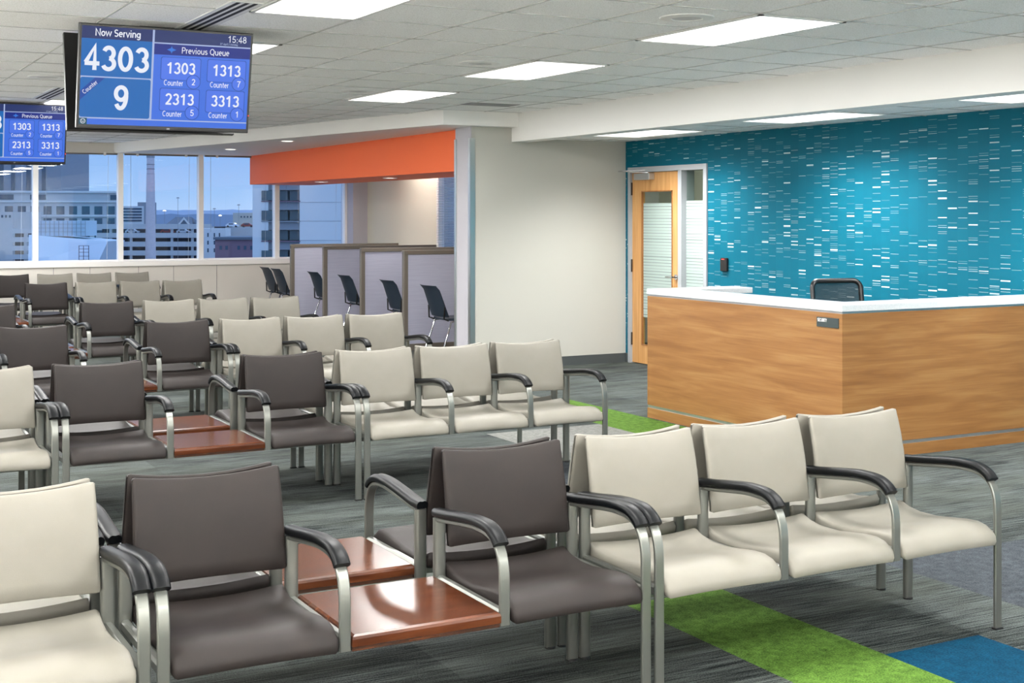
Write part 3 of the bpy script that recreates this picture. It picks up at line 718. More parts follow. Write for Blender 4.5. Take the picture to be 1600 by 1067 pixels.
# office chair behind it
t = empty('office_chair', (7.10, 7.70, 0), math.radians(-10), 'black mesh-back office chair behind the security desk', 'office chair')
oc = MB()
def rr(w, h, r, n=6):
    pts = []
    for cx, cz, a0 in ((w - r, h - r, 0), (-w + r, h - r, 90), (-w + r, -h + r, 180), (w - r, -h + r, 270)):
        for i in range(n + 1):
            a = math.radians(a0 + 90 * i / n); pts.append((cx + r * math.cos(a), cz + r * math.sin(a)))
    return pts
def arc_y(x): return 0.25 + 0.05 * (x / 0.25) ** 2 * -1
out = rr(0.215, 0.27, 0.06)
path = [Vector((x, arc_y(x) + (z) * 0.12, 0.862 + z)) for x, z in out]
path.append(path[0].copy()); path.append(path[1].copy())
oc.tube(path, 0.020, 8)
oc.build('back_frame', M_BLKP, t, smooth=60)
mm = MB(); G = 10
vs = [(x, arc_y(x) + z * 0.12, 0.862 + z) for i in range(G + 1) for x in (-0.205 + 0.41 * i / G,) for z in (-0.26, 0.26)]
mm.add(vs, [(2 * i, 2 * i + 1, 2 * i + 3, 2 * i + 2) for i in range(G)]); mm.build('back_mesh', mesh_fabric(), t, smooth=60)
MB().loft([[(x * 0.5 / 0.5, y * 0.48, z) for x, y in rr(0.25 * s, 0.5 * s, 0.1)] for z, s in ((0.43, 0.9), (0.44, 1), (0.49, 1), (0.505, 0.9))]).build('seat', M_BLKM, t, smooth=50)
MB().cyl((0, 0, 0.10), (0, 0, 0.43), 0.03).build('gas_column', M_BLKP, t)
MB().tube([(0, 0.2, 0.46), (0, 0.30, 0.5), (0, 0.28, 0.7)], 0.022).build('back_post', M_BLKP, t)
for i in range(5):
    a = 2 * PI * i / 5 + 0.3
    s5 = MB().tube([(0, 0, 0.12), (0.28 * math.cos(a), 0.28 * math.sin(a), 0.075)], 0.02).build('leg', M_BLKP, t)
    MB().cyl((0.28 * math.cos(a) - 0.02, 0.28 * math.sin(a), 0.03), (0.28 * math.cos(a) + 0.02, 0.28 * math.sin(a), 0.03), 0.03).build('castor', M_BLKM, s5)

# ------------------------------------------------------------------ waiting benches
P = 0.54                       # seat pitch
HW = 0.247
def seat_mesh(mb, x0):
    prof = [(-0.070, 0.425), (-0.11, 0.409), (-0.18, 0.398), (-0.28, 0.398), (-0.36, 0.407), (-0.44, 0.417), (-0.50, 0.419), (-0.54, 0.411), (-0.568, 0.394),
            (-0.583, 0.370), (-0.587, 0.350), (-0.582, 0.340), (-0.565, 0.340), (-0.548, 0.352), (-0.50, 0.362), (-0.40, 0.362), (-0.28, 0.358), (-0.16, 0.356), (-0.09, 0.364), (-0.062, 0.385), (-0.058, 0.408)]
    cy_ = sum(p[0] for p in prof) / len(prof); cz_ = 0.382
    rings = []
    S = [-1, -0.985, -0.95, -0.8, -0.6, -0.35, 0, 0.35, 0.6, 0.8, 0.95, 0.985, 1]
    ins = {1: 0.014, 0.985: 0.005, 0.95: 0.0}
    for s in S:
        q = ins.get(abs(s), 0.0); w = 1 - s * s
        ring = []
        for y, z in prof:
            rear = max(0.0, min(1.0, (y + 0.46) / 0.36))
            dz = -0.015 * w * rear + 0.004 * w * (1 - rear)
            yy = y + (q if y < cy_ else -q); zz = z + dz + (-q if z > cz_ else q) * 0.9
            ring.append((x0 + s * HW, yy, zz))
        rings.append(ring)
    mb.loft(rings)
def back_mesh(mb, x0):
    # front face bottom -> top, then the rear face back down
    fr = [(-0.108, 0.487), (-0.104, 0.53), (-0.098, 0.58), (-0.090, 0.64), (-0.078, 0.70), (-0.062, 0.76), (-0.047, 0.806)]
    th = [0.024, 0.028, 0.030, 0.030, 0.029, 0.026, 0.021]
    S = [-1, -0.985, -0.95, -0.8, -0.6, -0.35, 0, 0.35, 0.6, 0.8, 0.95, 0.985, 1]
    ins = {1: 0.010, 0.985: 0.003, 0.95: 0.0}
    rings = []
    for s in S:
        q = ins.get(abs(s), 0.0); w = 1 - s * s
        def tr(y, z, k):
            t = (z - 0.48) / 0.33
            return (x0 + s * (HW - 0.006 * t), y + 0.010 * w * (0.6 + 0.4 * t), z - 0.020 * w * max(0, t) ** 2 + 0.004 * w * (1 - max(0, t)))
        ring = [tr(y + q, z, 0) for y, z in fr]
        y, z = fr[-1]; ring += [tr(y + 0.005, z + 0.006 - q, 0), tr(y + th[-1] - 0.005, z + 0.006 - q, 0)]
        ring += [tr(y + t_ - q, z, 1) for (y, z), t_ in zip(fr[::-1], th[::-1])]
        y, z = fr[0]; ring += [tr(y + th[0] - 0.005, z - 0.006 + q, 0), tr(y + 0.005, z - 0.006 + q, 0)]
        rings.append(ring)
    mb.loft(rings)
ARM = [(-0.075, 0.578), (-0.13, 0.584), (-0.20, 0.592), (-0.28, 0.602), (-0.36, 0.610), (-0.42, 0.611), (-0.465, 0.607), (-0.500, 0.597), (-0.530, 0.577), (-0.550, 0.545), (-0.561, 0.50), (-0.563, 0.44)]
def spline(pts, n=4):
    out = []
    for i in range(len(pts) - 1):
        p0, p1, p2, p3 = pts[max(i - 1, 0)], pts[i], pts[i + 1], pts[min(i + 2, len(pts) - 1)]
        for k in range(n):
            t = k / n
            out.append(tuple(0.5 * (2 * b + (c - a) * t + (2 * a - 5 * b + 4 * c - dd) * t * t + (3 * b - a - 3 * c + dd) * t ** 3) for a, b, c, dd in zip(p0, p1, p2, p3)))
    out.append(tuple(pts[-1])); return out
def arm_frame_mesh():
    m = MB(); pth = spline(ARM, 3) + [(-0.563, 0.40), (-0.563, 0.337)]
    m.tube([(0, y, z) for y, z in pth], 0, flat=(0.036, 0.015))
    m.tube([(0, -0.085, 0.366), (0, -0.552, 0.366)], 0, flat=(0.030, 0.036))     # side rail under the seat
    return m
def pad_mesh():
    m = MB(); top = [(-0.060, 0.612), (-0.13, 0.618), (-0.20, 0.627), (-0.28, 0.637), (-0.36, 0.645), (-0.42, 0.646), (-0.465, 0.643), (-0.500, 0.633), (-0.530, 0.616), (-0.550, 0.596)]
    pts = spline(top, 3); rings = []
    for i, (y, z) in enumerate(pts):
        a, b = pts[max(i - 1, 0)], pts[min(i + 1, len(pts) - 1)]
        dy, dz = b[0] - a[0], b[1] - a[1]; L = math.hypot(dy, dz); ny, nz = dz / L, -dy / L   # outward normal (up/forward)
        if nz < 0: ny, nz = -ny, -nz
        k = min(1.0, 0.8 + i * 0.1) if i < 3 else 1.0
        prof = [(-0.024, -0.026), (-0.027, -0.018), (-0.027, -0.010), (-0.021, -0.0035), (-0.012, 0.0), (0.0, -0.0015), (0.012, 0.0), (0.021, -0.0035), (0.027, -0.010), (0.027, -0.018), (0.024, -0.026), (0.012, -0.0265), (-0.012, -0.0265)]
        rings.append([(px * k, y + ny * (pz + 0.002), z + nz * (pz + 0.002)) for px, pz in prof])
    m.loft(rings); return m
def post_mesh(z0, z1=0.584):
    m = MB(); n = 16
    def ring(z, k=1.0): return [(0.0225 * k * math.copysign(abs(math.cos(a)) ** 0.7, math.cos(a)), -0.080 + 0.014 * k * math.copysign(abs(math.sin(a)) ** 0.7, math.sin(a)), z) for a in [2 * PI * i / n for i in range(n)]]
    m.loft([ring(z0), ring(z1)]); return m
ME = {}
def shared(key, f, m, smooth=35):
    k = (key, m.name)
    if k not in ME: ME[k] = f().mesh(key, m, smooth)
    return ME[k]
def part(name, me, parent, loc=(0, 0, 0)):
    o = bpy.data.objects.new(name, me); COL.objects.link(o); o.parent = parent; o.location = loc; return o
def one(f, *a):
    def g():
        m = MB(); f(m, *a); return m
    return g
def leg_front():
    return MB().tube([(0, -0.563, 0.006), (0, -0.563, 0.337)], 0, flat=(0.036, 0.015))
def foot_f(): return MB().box(-0.020, 0.020, -0.574, -0.552, 0.0, 0.008)
def foot_r(): return MB().cyl((0, -0.08, 0), (0, -0.08, 0.008), 0.021)
def table_mesh():
    m = MB(); w = P / 2 - 0.02
    m.box(-w, w, -0.560, -0.085, 0.352, 0.378, M_CHERRY)
    e0 = MB()
    return m
def table_top():
    w = P / 2 - 0.019
    b = MB()
    b.loft([[(-w + i, -0.578 + i, z), (w - i, -0.578 + i, z), (w - i, -0.082 - i, z), (-w + i, -0.082 - i, z)] for z, i in ((0.350, 0.0), (0.372, 0.0), (0.380, 0.003), (0.385, 0.010))])
    return b
def table_edge():
    w = P / 2 - 0.021
    return MB().box(-w, w, -0.572, -0.558, 0.336, 0.351)
def beam_mesh(L):
    return MB().box(-L / 2, L / 2, -0.23, -0.18, 0.318, 0.350).box(-L / 2, L / 2, -0.47, -0.43, 0.318, 0.350)

def bench(x, y, rz, layout, label, group):
    """x: left end frame when facing the viewer (world), y: centre line of the double row; layout e.g. 'CCC' or 'DTD'"""
    L = P * 3
    ox = x if rz == 0 else x + L
    nm = 'waiting_bench'
    t = empty(nm, (ox, y, 0), rz, label, 'bench', group)
    V = M_CREAM if 'C' in layout else M_DARKV
    for i, c in enumerate(layout):
        cx = (i + 0.5) * P
        if c == 'T':
            tt = part('table_top', shared('table_top', table_top, M_CHERRY, 20), t, (cx, 0, 0))
            part('edge_rail', shared('edge_rail', table_edge, M_CHEDGE, 20), tt)
            part('edge_rail', shared('edge_rail', table_edge, M_CHEDGE, 20), tt, (0, 0.472, 0))
        else:
            part('seat', shared('seat', one(seat_mesh, 0), V, 50), t, (cx, 0, 0))
            part('backrest', shared('backrest', one(back_mesh, 0), V, 50), t, (cx, 0, 0))
    for i in range(4):
        a = part('arm_frame', shared('arm_frame', arm_frame_mesh, M_SILVER), t, (i * P, 0, 0))
        part('arm_pad', shared('arm_pad', pad_mesh, M_BLACK, 50), a)
        end = i in (0, 3)
        if end:
            lf_ = part('leg', shared('front_leg', leg_front, M_SILVER), t, (i * P, 0, 0))
            part('foot', shared('foot_front', foot_f, M_BLKM), lf_)
            lr = part('leg', shared('rear_leg', lambda: post_mesh(0.006), M_SILVER), t, (i * P, 0, 0))
            part('foot', shared('foot_rear', foot_r, M_BLKM), lr)
        else:
            part('back_post', shared('back_post', lambda: post_mesh(0.335), M_SILVER), t, (i * P, 0, 0))
    part('support_beam', shared('support_beam', lambda: beam_mesh(P * 3 - 0.03), M_SILVER, None), t, (L / 2, 0, 0))
    return t

ROWS = [(2.603, 4.33, 'nearest'), (2.950, 7.775, 'second'), (3.03, 10.56, 'third'), (3.035, 13.2, 'fourth'), (3.13, 17.2, 'fifth'), (3.10, 19.95, 'last')]
for ri, (rx, ry, w) in enumerate(ROWS):
    last = ri == 5
    rowname = {'nearest': 'nearest row', 'second': 'second row', 'third': 'third row', 'fourth': 'fourth row', 'fifth': 'fifth row', 'last': 'last row under the windows'}[w]
    for lay, x0, what in (('CCC', rx, 'cream three-seat bench right of the dark seats, facing us, %s'),
                          ('DTD', rx - 0.054 - 3 * P, 'dark two-seat bench around a cherry table, facing us, %s'),
                          ('CCC', rx - 0.108 - 6 * P, 'cream three-seat bench cut off at the left, facing us, %s')):
        if x0 + 1.7 < -0.1 and ri > 1: continue
        if what.startswith('cream three-seat bench cut') and ri > 1: continue
        bench(x0, ry, 0, lay, what % rowname, 'waiting benches in rows')
        if not last:
            what2 = what.replace('facing us', 'turned away from us')
            bench(x0, ry, PI, lay, what2 % rowname, 'waiting benches in rows')

# ------------------------------------------------------------------ queue screens hung from the ceiling
S_DK = mat('screen_navy', (34, 48, 104), 0.3, emis=((34, 48, 104), 1.0))
def emat(n, c): 
    m = mat(n, (4, 4, 4), 0.35, spec=0.2, emis=(c, 0.88)); return m
E_NAVY, E_BAR, E_PAN, E_BODY, E_CELL, E_WHITE, E_LINE, E_RIB, E_FACE = (emat('screen_header', (36, 52, 108)), emat('screen_bar', (22, 42, 134)), emat('screen_left', (22, 104, 184)),
    emat('screen_body', (62, 112, 224)), emat('screen_cell', (76, 118, 232)), emat('screen_white', (232, 236, 246)), emat('screen_line', (168, 184, 222)), emat('screen_ribbon', (24, 72, 160)), emat('screen_badge', (20, 80, 100)))
def screen_unit(x0, x1, ytop, ztop, label, rear_label, stand_label):
    W, Hh, tilt = x1 - x0, 0.58, math.radians(10.5)
    def one_screen(facing, lab):
        t = bpy.data.objects.new('queue_screen', None); COL.objects.link(t)
        cxx = (x0 + x1) / 2
        yc = ytop + 0.5 * Hh * math.sin(tilt) if facing else ytop + 0.52 - 0.5 * Hh * math.sin(tilt)
        zc = ztop - 0.5 * Hh * math.cos(tilt)
        t.location = (cxx, yc, zc)
        # local x right, local z up, face towards local -y; leaning so that the top overhangs
        t.rotation_euler = (tilt, 0, 0) if facing else (tilt, 0, PI)
        tag(t, lab, 'television', 'queue screens hung from the ceiling')
        w, h = W / 2, Hh / 2
        MB().box(-w, w, 0.0, 0.035, -h, h).build('bezel', M_BLKP, t, bevel=0.004)
        MB().box(-w * 0.75, w * 0.75, 0.035, 0.06, -h * 0.8, h * 0.6).build('rear_housing', M_BLKM, t)
        sx0, sx1, sz1, sz0 = -w + 0.014, w - 0.014, h - 0.014, -h + 0.024
        sw_, sh_ = sx1 - sx0, sz1 - sz0
        g = MB(); layer = [0]
        def R(s0, s1, t0, t1, m, k=0):
            layer[0] += 1; y = -0.0008 - 0.00035 * k
            a, b, c, dd = sx0 + s0 * sw_, sx0 + s1 * sw_, sz1 - t1 * sh_, sz1 - t0 * sh_
            g.add([(a, y, c), (b, y, c), (b, y, dd), (a, y, dd)], [(0, 1, 2, 3)], m)
        def T(body, s, t_, size, m=E_WHITE, align='CENTER', wt=0.12, k=4, rot=0.0, sx=1.0):
            X = (math.cos(rot), 0, math.sin(rot)); Y = (-math.sin(rot), 0, math.cos(rot))
            vs, fs = text_mesh(body, size * sh_, m, X, Y, (sx0 + s * sw_, -0.0008 - 0.00035 * k, sz1 - t_ * sh_), align, wt, sx)
            g.add(vs, fs, m)
        def O(s, t_, r, m, k):
            n = 28; y = -0.0008 - 0.00035 * k
            g.add([(sx0 + s * sw_ + r * sh_ * math.cos(2 * PI * i / n), y, sz1 - t_ * sh_ + r * sh_ * math.sin(2 * PI * i / n)) for i in range(n)], [tuple(range(n))], m)
        def RB(s0, s1, t0, t1, m, k, r=0.02):
            a, b, c, dd = sx0 + s0 * sw_, sx0 + s1 * sw_, sz1 - t1 * sh_, sz1 - t0 * sh_; r = r * sh_; y = -0.0008 - 0.00035 * k; pts = []
            for cx, cz, a0 in ((b - r, dd - r, 0), (a + r, dd - r, 90), (a + r, c + r, 180), (b - r, c + r, 270)):
                for i in range(5):
                    q = math.radians(a0 + 22.5 * i); pts.append((cx + r * math.cos(q), y, cz + r * math.sin(q)))
            g.add(pts, [tuple(range(len(pts)))], m)
        R(0, 1, 0, 1, E_LINE, 0)
        R(0, 0.405, 0, 0.125, E_NAVY, 1); R(0, 0.405, 0.125, 0.505, E_PAN, 1)
        RB(0, 0.405, 0.518, 0.925, E_PAN, 1)
        R(0, 1, 0.94, 1, E_BODY, 1); R(0, 0.045, 0.935, 1, E_FACE, 2)
        R(0.417, 1, 0, 0.125, E_NAVY, 1); R(0.417, 1, 0.138, 0.25, E_BAR, 1); R(0.417, 1, 0.25, 0.928, E_BODY, 1)
        T('Now Serving', 0.205, 0.058, 0.074, wt=0.15)
        T('4303', 0.205, 0.318, 0.252, wt=0.17, sx=1.0)
        T('9', 0.235, 0.715, 0.25, wt=0.17)
        # corner ribbon
        q = lambda s, t_: (sx0 + s * sw_, -0.0008 - 0.00035 * 2, sz1 - t_ * sh_)
        g.add([q(0, 0.66), q(0.085, 0.518), q(0.14, 0.518), q(0, 0.755)], [(0, 1, 2, 3)], E_RIB)
        T('Counter', 0.055, 0.618, 0.045, rot=math.radians(42), k=3)
        T('15:48', 0.915, 0.048, 0.070, wt=0.11); T('27 April / Monday', 0.865, 0.102, 0.022, m=E_LINE)
        T('Previous Queue', 0.725, 0.194, 0.066, wt=0.11)
        # small arrow-star
        g.add([q(0.52 - 0.028, 0.195), q(0.52, 0.175), q(0.52 + 0.028, 0.195), q(0.52, 0.215)], [(0, 1, 2, 3)], emat('screen_star', (50, 120, 220)))
        g.add([q(0.52 - 0.008, 0.195), q(0.52, 0.155), q(0.52 + 0.008, 0.195), q(0.52, 0.235)], [(0, 1, 2, 3)], emat('screen_star', (50, 120, 220)))
        for (s0, t0, num, c_) in ((0.463, 0.275, '1303', '2'), (0.742, 0.275, '1313', '7'), (0.463, 0.60, '2313', '5'), (0.742, 0.60, '3313', '1')):
            RB(s0 - 0.003, s0 + 0.238, t0 - 0.005, t0 + 0.235, E_RIB, 2); RB(s0, s0 + 0.235, t0, t0 + 0.23, E_CELL, 3)
            T(num, s0 + 0.118, t0 + 0.108, 0.118, wt=0.16)
            T('Counter', s0 + 0.018, t0 + 0.262, 0.060, align='LEFT', sx=0.86, wt=0.115)
            O(s0 + 0.196, t0 + 0.245, 0.076, E_RIB, 4); O(s0 + 0.196, t0 + 0.245, 0.070, E_CELL, 5)
            T(c_, s0 + 0.196, t0 + 0.245, 0.066, k=6, wt=0.13)
        O(0.022, 0.967, 0.026, E_WHITE, 3); O(0.022, 0.967, 0.021, E_FACE, 4)
        O(0.016, 0.960, 0.004, E_WHITE, 5); O(0.028, 0.960, 0.004, E_WHITE, 5)
        R(0.014, 0.030, 0.972, 0.977, E_WHITE, 5)
        g.build('display', None, t)
        MB().box(w - 0.006, w - 0.002, -0.003, 0.001, -h + 0.10, -h + 0.106).build('power_light', mat('red_led', (220, 40, 40)), t)
        vs, fs = text_mesh('NEC', 0.009, None, (1, 0, 0), (0, 0, 1), (0.02, -0.0008, -h + 0.011), wt=0.2)
        MB().add(vs, fs).build('maker_mark', mat('bezel_mark', (150, 150, 155), 0.4), t)
        return t
    one_screen(True, label)
    one_screen(False, rear_label)
    t = empty('ceiling_mount', ((x0 + x1) / 2, ytop + 0.26, CE), 0, stand_label, 'screen mount', 'black mounts of the queue screens')
    MB().box(-0.12, 0.12, -0.07, 0.07, -0.02, 0).build('ceiling_plate', M_BLKM, t)
    MB().cyl((0, 0, -0.42), (0, 0, -0.02), 0.022).build('drop_pole', M_BLKM, t)
    MB().box(-0.22, 0.22, -0.155, 0.155, -0.44, -0.40).box(-0.22, -0.19, -0.155, 0.155, -0.44, -0.28).box(0.19, 0.22, -0.155, 0.155, -0.44, -0.28).build('bracket', M_BLKM, t)
screen_unit(1.409, 2.385, 7.56, 2.69, 'near queue screen reading 4303 at the top left, facing the viewer', 'black rear screen mounted behind the near queue screen',
            'black ceiling mount holding the near pair of screens')
screen_unit(1.409, 2.385, 13.40, 2.70, 'far queue screen cut by the left picture edge, facing the viewer', 'black rear screen mounted behind the far queue screen',
            'black ceiling mount holding the far pair of screens')

# ------------------------------------------------------------------ cubicles in the alcove
PY = [19.05, 17.68, 16.30, 14.93]
PL = ['farthest of the four taupe framed partitions, next to the windows', 'second partition from the windows, taupe frame with daylight-tinted lavender panel', 'third partition from the windows, taupe frame with daylight-tinted lavender panel',
      'nearest of the four taupe framed partitions, partly behind the wall end']
for i, y in enumerate(PY):
    t = empty('cubicle_partition', (6.6, y, 0), 0, PL[i], 'partition', 'partitions between the computer desks')
    L = XT - 6.6 - 0.003; z = 1.21
    fr_ = MB()
    fr_.box(-0.028, 0.028, -0.03, 0.03, 0, z - 0.03); fr_.box(-0.028, L, -0.032, 0.032, z - 0.05, z); fr_.box(0.028, L, -0.03, 0.03, 0.0, 0.08); fr_.box(L - 0.04, L, -0.03, 0.03, 0.08, z - 0.05)
    fr_.build('frame', M_TAUPEF, t, bevel=0.004)
    MB().box(0.028, L - 0.04, -0.022, 0.022, 0.08, z - 0.05).build('panel', M_FPANEL, t)
WK = [('computer worktop next to the windows, beyond the partitions', 19.12, 20.25), ('computer worktop between the two farthest partitions', 17.72, 19.01), ('computer worktop between the middle partitions', 16.34, 17.64),
      ('computer worktop between the two nearest partitions', 14.97, 16.26), ('computer worktop before the nearest partition', 13.6, 14.89)]
for lab, y0, y1 in WK:
    t = empty('computer_worktop', (XT - 0.003, (y0 + y1) / 2, 0), 0, lab, 'desk', 'worktops along the alcove wall')
    h = (y1 - y0) / 2
    MB().box(-0.85, 0, -h, h, 0.715, 0.74).build('worktop', M_COUNTER, t)
    MB().box(-0.80, -0.78, -h, h, 0.06, 0.715).build('modesty_panel', M_SHELFB, t)
    MB().box(-0.55, -0.01, -0.3, 0.3, 0.742, 0.93).build('computer', M_SHELFB, t)

def task_chair(x, y, rz, label):
    t = empty('stacking_chair', (x, y, 0), rz, label, 'chair', 'black plastic chairs at the computer desks')
    # local: faces +x; back at x=0
    b = MB(); rings = []
    for i in range(8):
        s = i / 7; z = 0.48 + 0.36 * s; xo = -0.02 - 0.13 * s - 0.02 * max(0, s - 0.85) / 0.15 * 1.5
        hw = 0.225 - 0.02 * s; row = []
        for j in range(9):
            q = -1 + j / 4; row.append((xo + 0.035 * q * q - 0.02, hw * q, z))
        for j in range(8, -1, -1):
            q = -1 + j / 4; row.append((xo + 0.035 * q * q - 0.032, hw * q, z))
        rings.append(row)
    b.loft(rings); b.build('backrest', M_CHAIRBK, t, smooth=50)
    sp = MB(); rings = []
    for i in range(7):
        s = i / 6; xx = 0.0 + 0.42 * s
        rings.append([(xx, q * (0.23 if 0 < i < 6 else 0.20), 0.455 + 0.012 * q * q + (-0.02 if i == 6 else 0)) for q in (-1, -0.5, 0, 0.5, 1)] + [(xx, q * (0.23 if 0 < i < 6 else 0.20), 0.438 + (-0.02 if i == 6 else 0)) for q in (1, 0.5, 0, -0.5, -1)])
    sp.loft(rings); sp.build('seat', M_CHAIRBK, t, smooth=50)
    for sy in (-1, 1):
        MB().tube([(0.0, sy * 0.19, 0.44), (-0.06, sy * 0.20, 0.46), (-0.06, sy * 0.215, 0.60)], 0.010).build('back_support', M_BLKM, t, smooth=60)
        MB().tube([(0.14, sy * 0.20, 0.437), (0.02, sy * 0.22, 0.425), (-0.12, sy * 0.235, 0.01)], 0.010).build('leg', M_CHROME, t, smooth=60)
        MB().tube([(0.20, sy * 0.20, 0.437), (0.36, sy * 0.22, 0.425), (0.44, sy * 0.235, 0.01)], 0.010).build('leg', M_CHROME, t, smooth=60)
    return t
for (x, y, lab) in ((6.66, 20.05, 'leftmost black stacking chair, by the windows'), (6.62, 19.40, 'black stacking chair second from the windows, before the farthest partition'),
                    (6.72, 18.05, 'black stacking chair between the two farthest partitions'), (6.72, 16.85, 'black stacking chair between the two middle partitions'),
                    (6.68, 15.30, 'black stacking chair between the two nearest partitions'), (6.62, 13.95, 'nearest black stacking chair, beside the wall end')):
    task_chair(x, y, 0, lab)

# ------------------------------------------------------------------ the city outside
GZ = -32.0
def place(u, D):        # a spot on the ground plan seen in direction u at depth D
    r = (u - 800) / F_PX
    return ((r * CA + SA) * D, (-r * SA + CA) * D)
YAW = math.atan2(CA, SA) - PI / 2
def zat(v, D): return CAM_H + (HOR - v) / F_PX * D
def bld(name, label, cat, u0, u1, D, rz=0.0):
    x, y = place((u0 + u1) / 2, D)
    return empty(name, (x, y, 0), YAW + rz, label, cat), (u1 - u0) / F_PX * D / 2
C_CONC = mat('city_concrete', (196, 197, 194), 0.8, vary=((0.2, 0.2, 0.5), 0.3, (184, 186, 186)))
C_PALE = mat('city_pale', (222, 222, 218), 0.8)
C_GREY = mat('city_grey', (150, 152, 155), 0.8)
C_DARK = mat('city_window', (56, 80, 98), 0.25, spec=0.6)
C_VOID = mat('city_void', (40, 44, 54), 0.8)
C_BRICK = mat('city_brick', (132, 104, 114), 0.85)
C_STACK = mat('stack_brick', (222, 208, 206), 0.85, vary=((1, 1, 3), 0.3, (204, 192, 192)))
C_TREE = mat('hazed_trees', (158, 172, 190), 0.9)  # lightened: distance haze is put into the tree colour
C_HILL = mat('far_hill', (205, 216, 232), 0.9)  # pale blue holds the haze of the far distance
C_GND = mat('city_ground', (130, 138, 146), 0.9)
C_ROOF = mat('slate_roof', (100, 110, 120), 0.7)
g = MB().box(-3000, 6000, 60, 7000, GZ - 1, GZ).build('city_ground', C_GND); tag(g, kind='structure')

# white office block with punched windows, tower block behind it
t, h = bld('office_block', 'pale office block with punched windows filling the left windows', 'building', -90, 186, 470, math.radians(17.0))
D = 470
MB().box(-h, h, 0, 30, GZ, zat(299, D)).build('wall', C_CONC, t)
MB().box(-h, h, -0.5, 0, zat(301, D), zat(298, D)).box(-h, h, -0.5, 0, zat(316, D), zat(314, D)).box(-h, h, -0.5, 0, zat(338.5, D), zat(336, D)).build('ledge', C_PALE, t)
px = F_PX / D
for u in range(-84, 178, 19):
    for v0, v1 in ((322, 335), (341, 353), (360, 372), (380, 392)):
        a = (u - 49) / px
        MB().box(a, a + 12 / px, -0.15, 0.4, zat(v1, D), zat(v0, D)).build('window', C_DARK, t)
for u0, u1 in ((0, 24), (48, 72), (168, 181)):
    MB().box((u0 - 49) / px, (u1 - 49) / px, -0.15, 0.4, zat(312, D), zat(304, D)).build('window', C_DARK, t)
t, h = bld('tower_block', 'tall grey tower rising behind the pale office block', 'building', -120, 95, 600)
D = 600
MB().box(-h, h, 0, 40, GZ, zat(150, D)).build('wall', mat('city_tower_grey', (140, 146, 154), 0.8), t)
for u in (0, 18, 42, 66):
    MB().box((u + 12) / (F_PX / D), (u + 18) / (F_PX / D), -0.3, 0.5, GZ, zat(155, D)).build('window_strip', C_DARK, t)
t, h = bld('low_block', 'small pale building at the left window edge', 'building', -40, 20, 330)
MB().box(-h, h, 0, 20, GZ, zat(331, 330)).build('wall', C_CONC, t)
for u in (2, 8, 14):
    MB().box((u + 10) / (F_PX / 330), (u + 13) / (F_PX / 330), -0.1, 0.3, zat(340, 330), zat(336, 330)).build('window', C_DARK, t)

# plant house with cooling towers
D = 250; px = F_PX / D
t, h = bld('cooling_plant', 'pale cooling plant with a railed rooftop screen, below the office block', 'building', 50, 165, D)
w_ = MB()
def uz(u, v, y): return ((u - 107.5) / px, y, zat(v, D))
w_.loft([[uz(50, 410, -2), uz(158, 410, -2), uz(158, 410, 12), uz(50, 410, 12)], [uz(42, 367, 1), uz(166, 377, 1), uz(166, 377, 12), uz(42, 367, 12)]])
w_.box(-h, h - 1, 0, 12, GZ, zat(409, D)); w_.build('wall', mat('plant_white', (206, 216, 222), 0.7), t)
MB().box((44 - 107.5) / px, (128 - 107.5) / px, 2, 9, zat(369, D), zat(345, D)).build('roof_screen', mat('plant_screen', (190, 204, 214), 0.7), t)
rl = MB()
for v in (350, 356, 362): rl.box((44 - 107.5) / px, (128 - 107.5) / px, 1.9, 2.0, zat(v + 0.5, D), zat(v, D))
for u in range(44, 129, 7): rl.box((u - 107.5) / px, (u + 0.5 - 107.5) / px, 1.9, 2.0, zat(369, D), zat(345, D))
rl.build('screen_grid', C_GREY, t)
st = MB()
for u in (131, 138, 146): st.box((u - 107.5) / px, (u + 0.8 - 107.5) / px, -3, -2.9, GZ, zat(383, D))
for v in (383, 388, 393, 399, 405): st.box((131 - 107.5) / px, (147 - 107.5) / px, -3, -2.9, zat(v + 0.7, D), zat(v, D))
st.build('steel_stair', mat('plant_steel', (70, 60, 78), 0.6), t)

# parking garages
def garage(label, u0, u1, D, vtop, n, pitch, slope=0.0, rz=0.0):
    t, h = bld('parking_garage', label, 'building', u0, u1, D, rz)
    t['group'] = 'parking garages'
    px = F_PX / D
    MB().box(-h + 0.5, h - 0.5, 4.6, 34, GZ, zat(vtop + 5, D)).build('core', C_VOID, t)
    for i in range(n):
        v = vtop + i * pitch
        z1, z0 = zat(v, D), zat(v + pitch * 0.56, D)
        dz = slope * 2 * h
        MB().add([(-h, 0, z0), (h, 0, z0 + dz), (h, 0.4, z0 + dz), (-h, 0.4, z0), (-h, 0, z1), (h, 0, z1 + dz), (h, 0.4, z1 + dz), (-h, 0.4, z1)],
                 [(0, 1, 5, 4), (1, 2, 6, 5), (2, 3, 7, 6), (3, 0, 4, 7), (4, 5, 6, 7), (0, 3, 2, 1)]).build('deck_band', C_CONC, t)
    k = -h + 4
    while k < h:
        MB().box(k, k + 0.7, 0.5, 1.2, GZ, zat(vtop + 4, D)).build('column', C_CONC, t); k += 32 / px * 1.0
    return t
garage('parking garage with dark deck openings behind the brick chimney', 150, 330, 420, 350, 5, 13.8)
garage('small parking garage with open decks at the left windows', 8, 62, 300, 357, 4, 13.5)
t, h = bld('stair_block', 'pale stair block at the right end of the parking garage', 'building', 308, 352, 410)
MB().box(-h, h, 0, 8, GZ, zat(357, 410)).build('wall', C_PALE, t)
for u in (-14, -6, 4, 12):
    for v in (364, 376, 388): MB().box(u / 5.12, (u + 2) / 5.12, -0.1, 0.2, zat(v + 6, 410), zat(v, 410)).build('window', C_DARK, t)
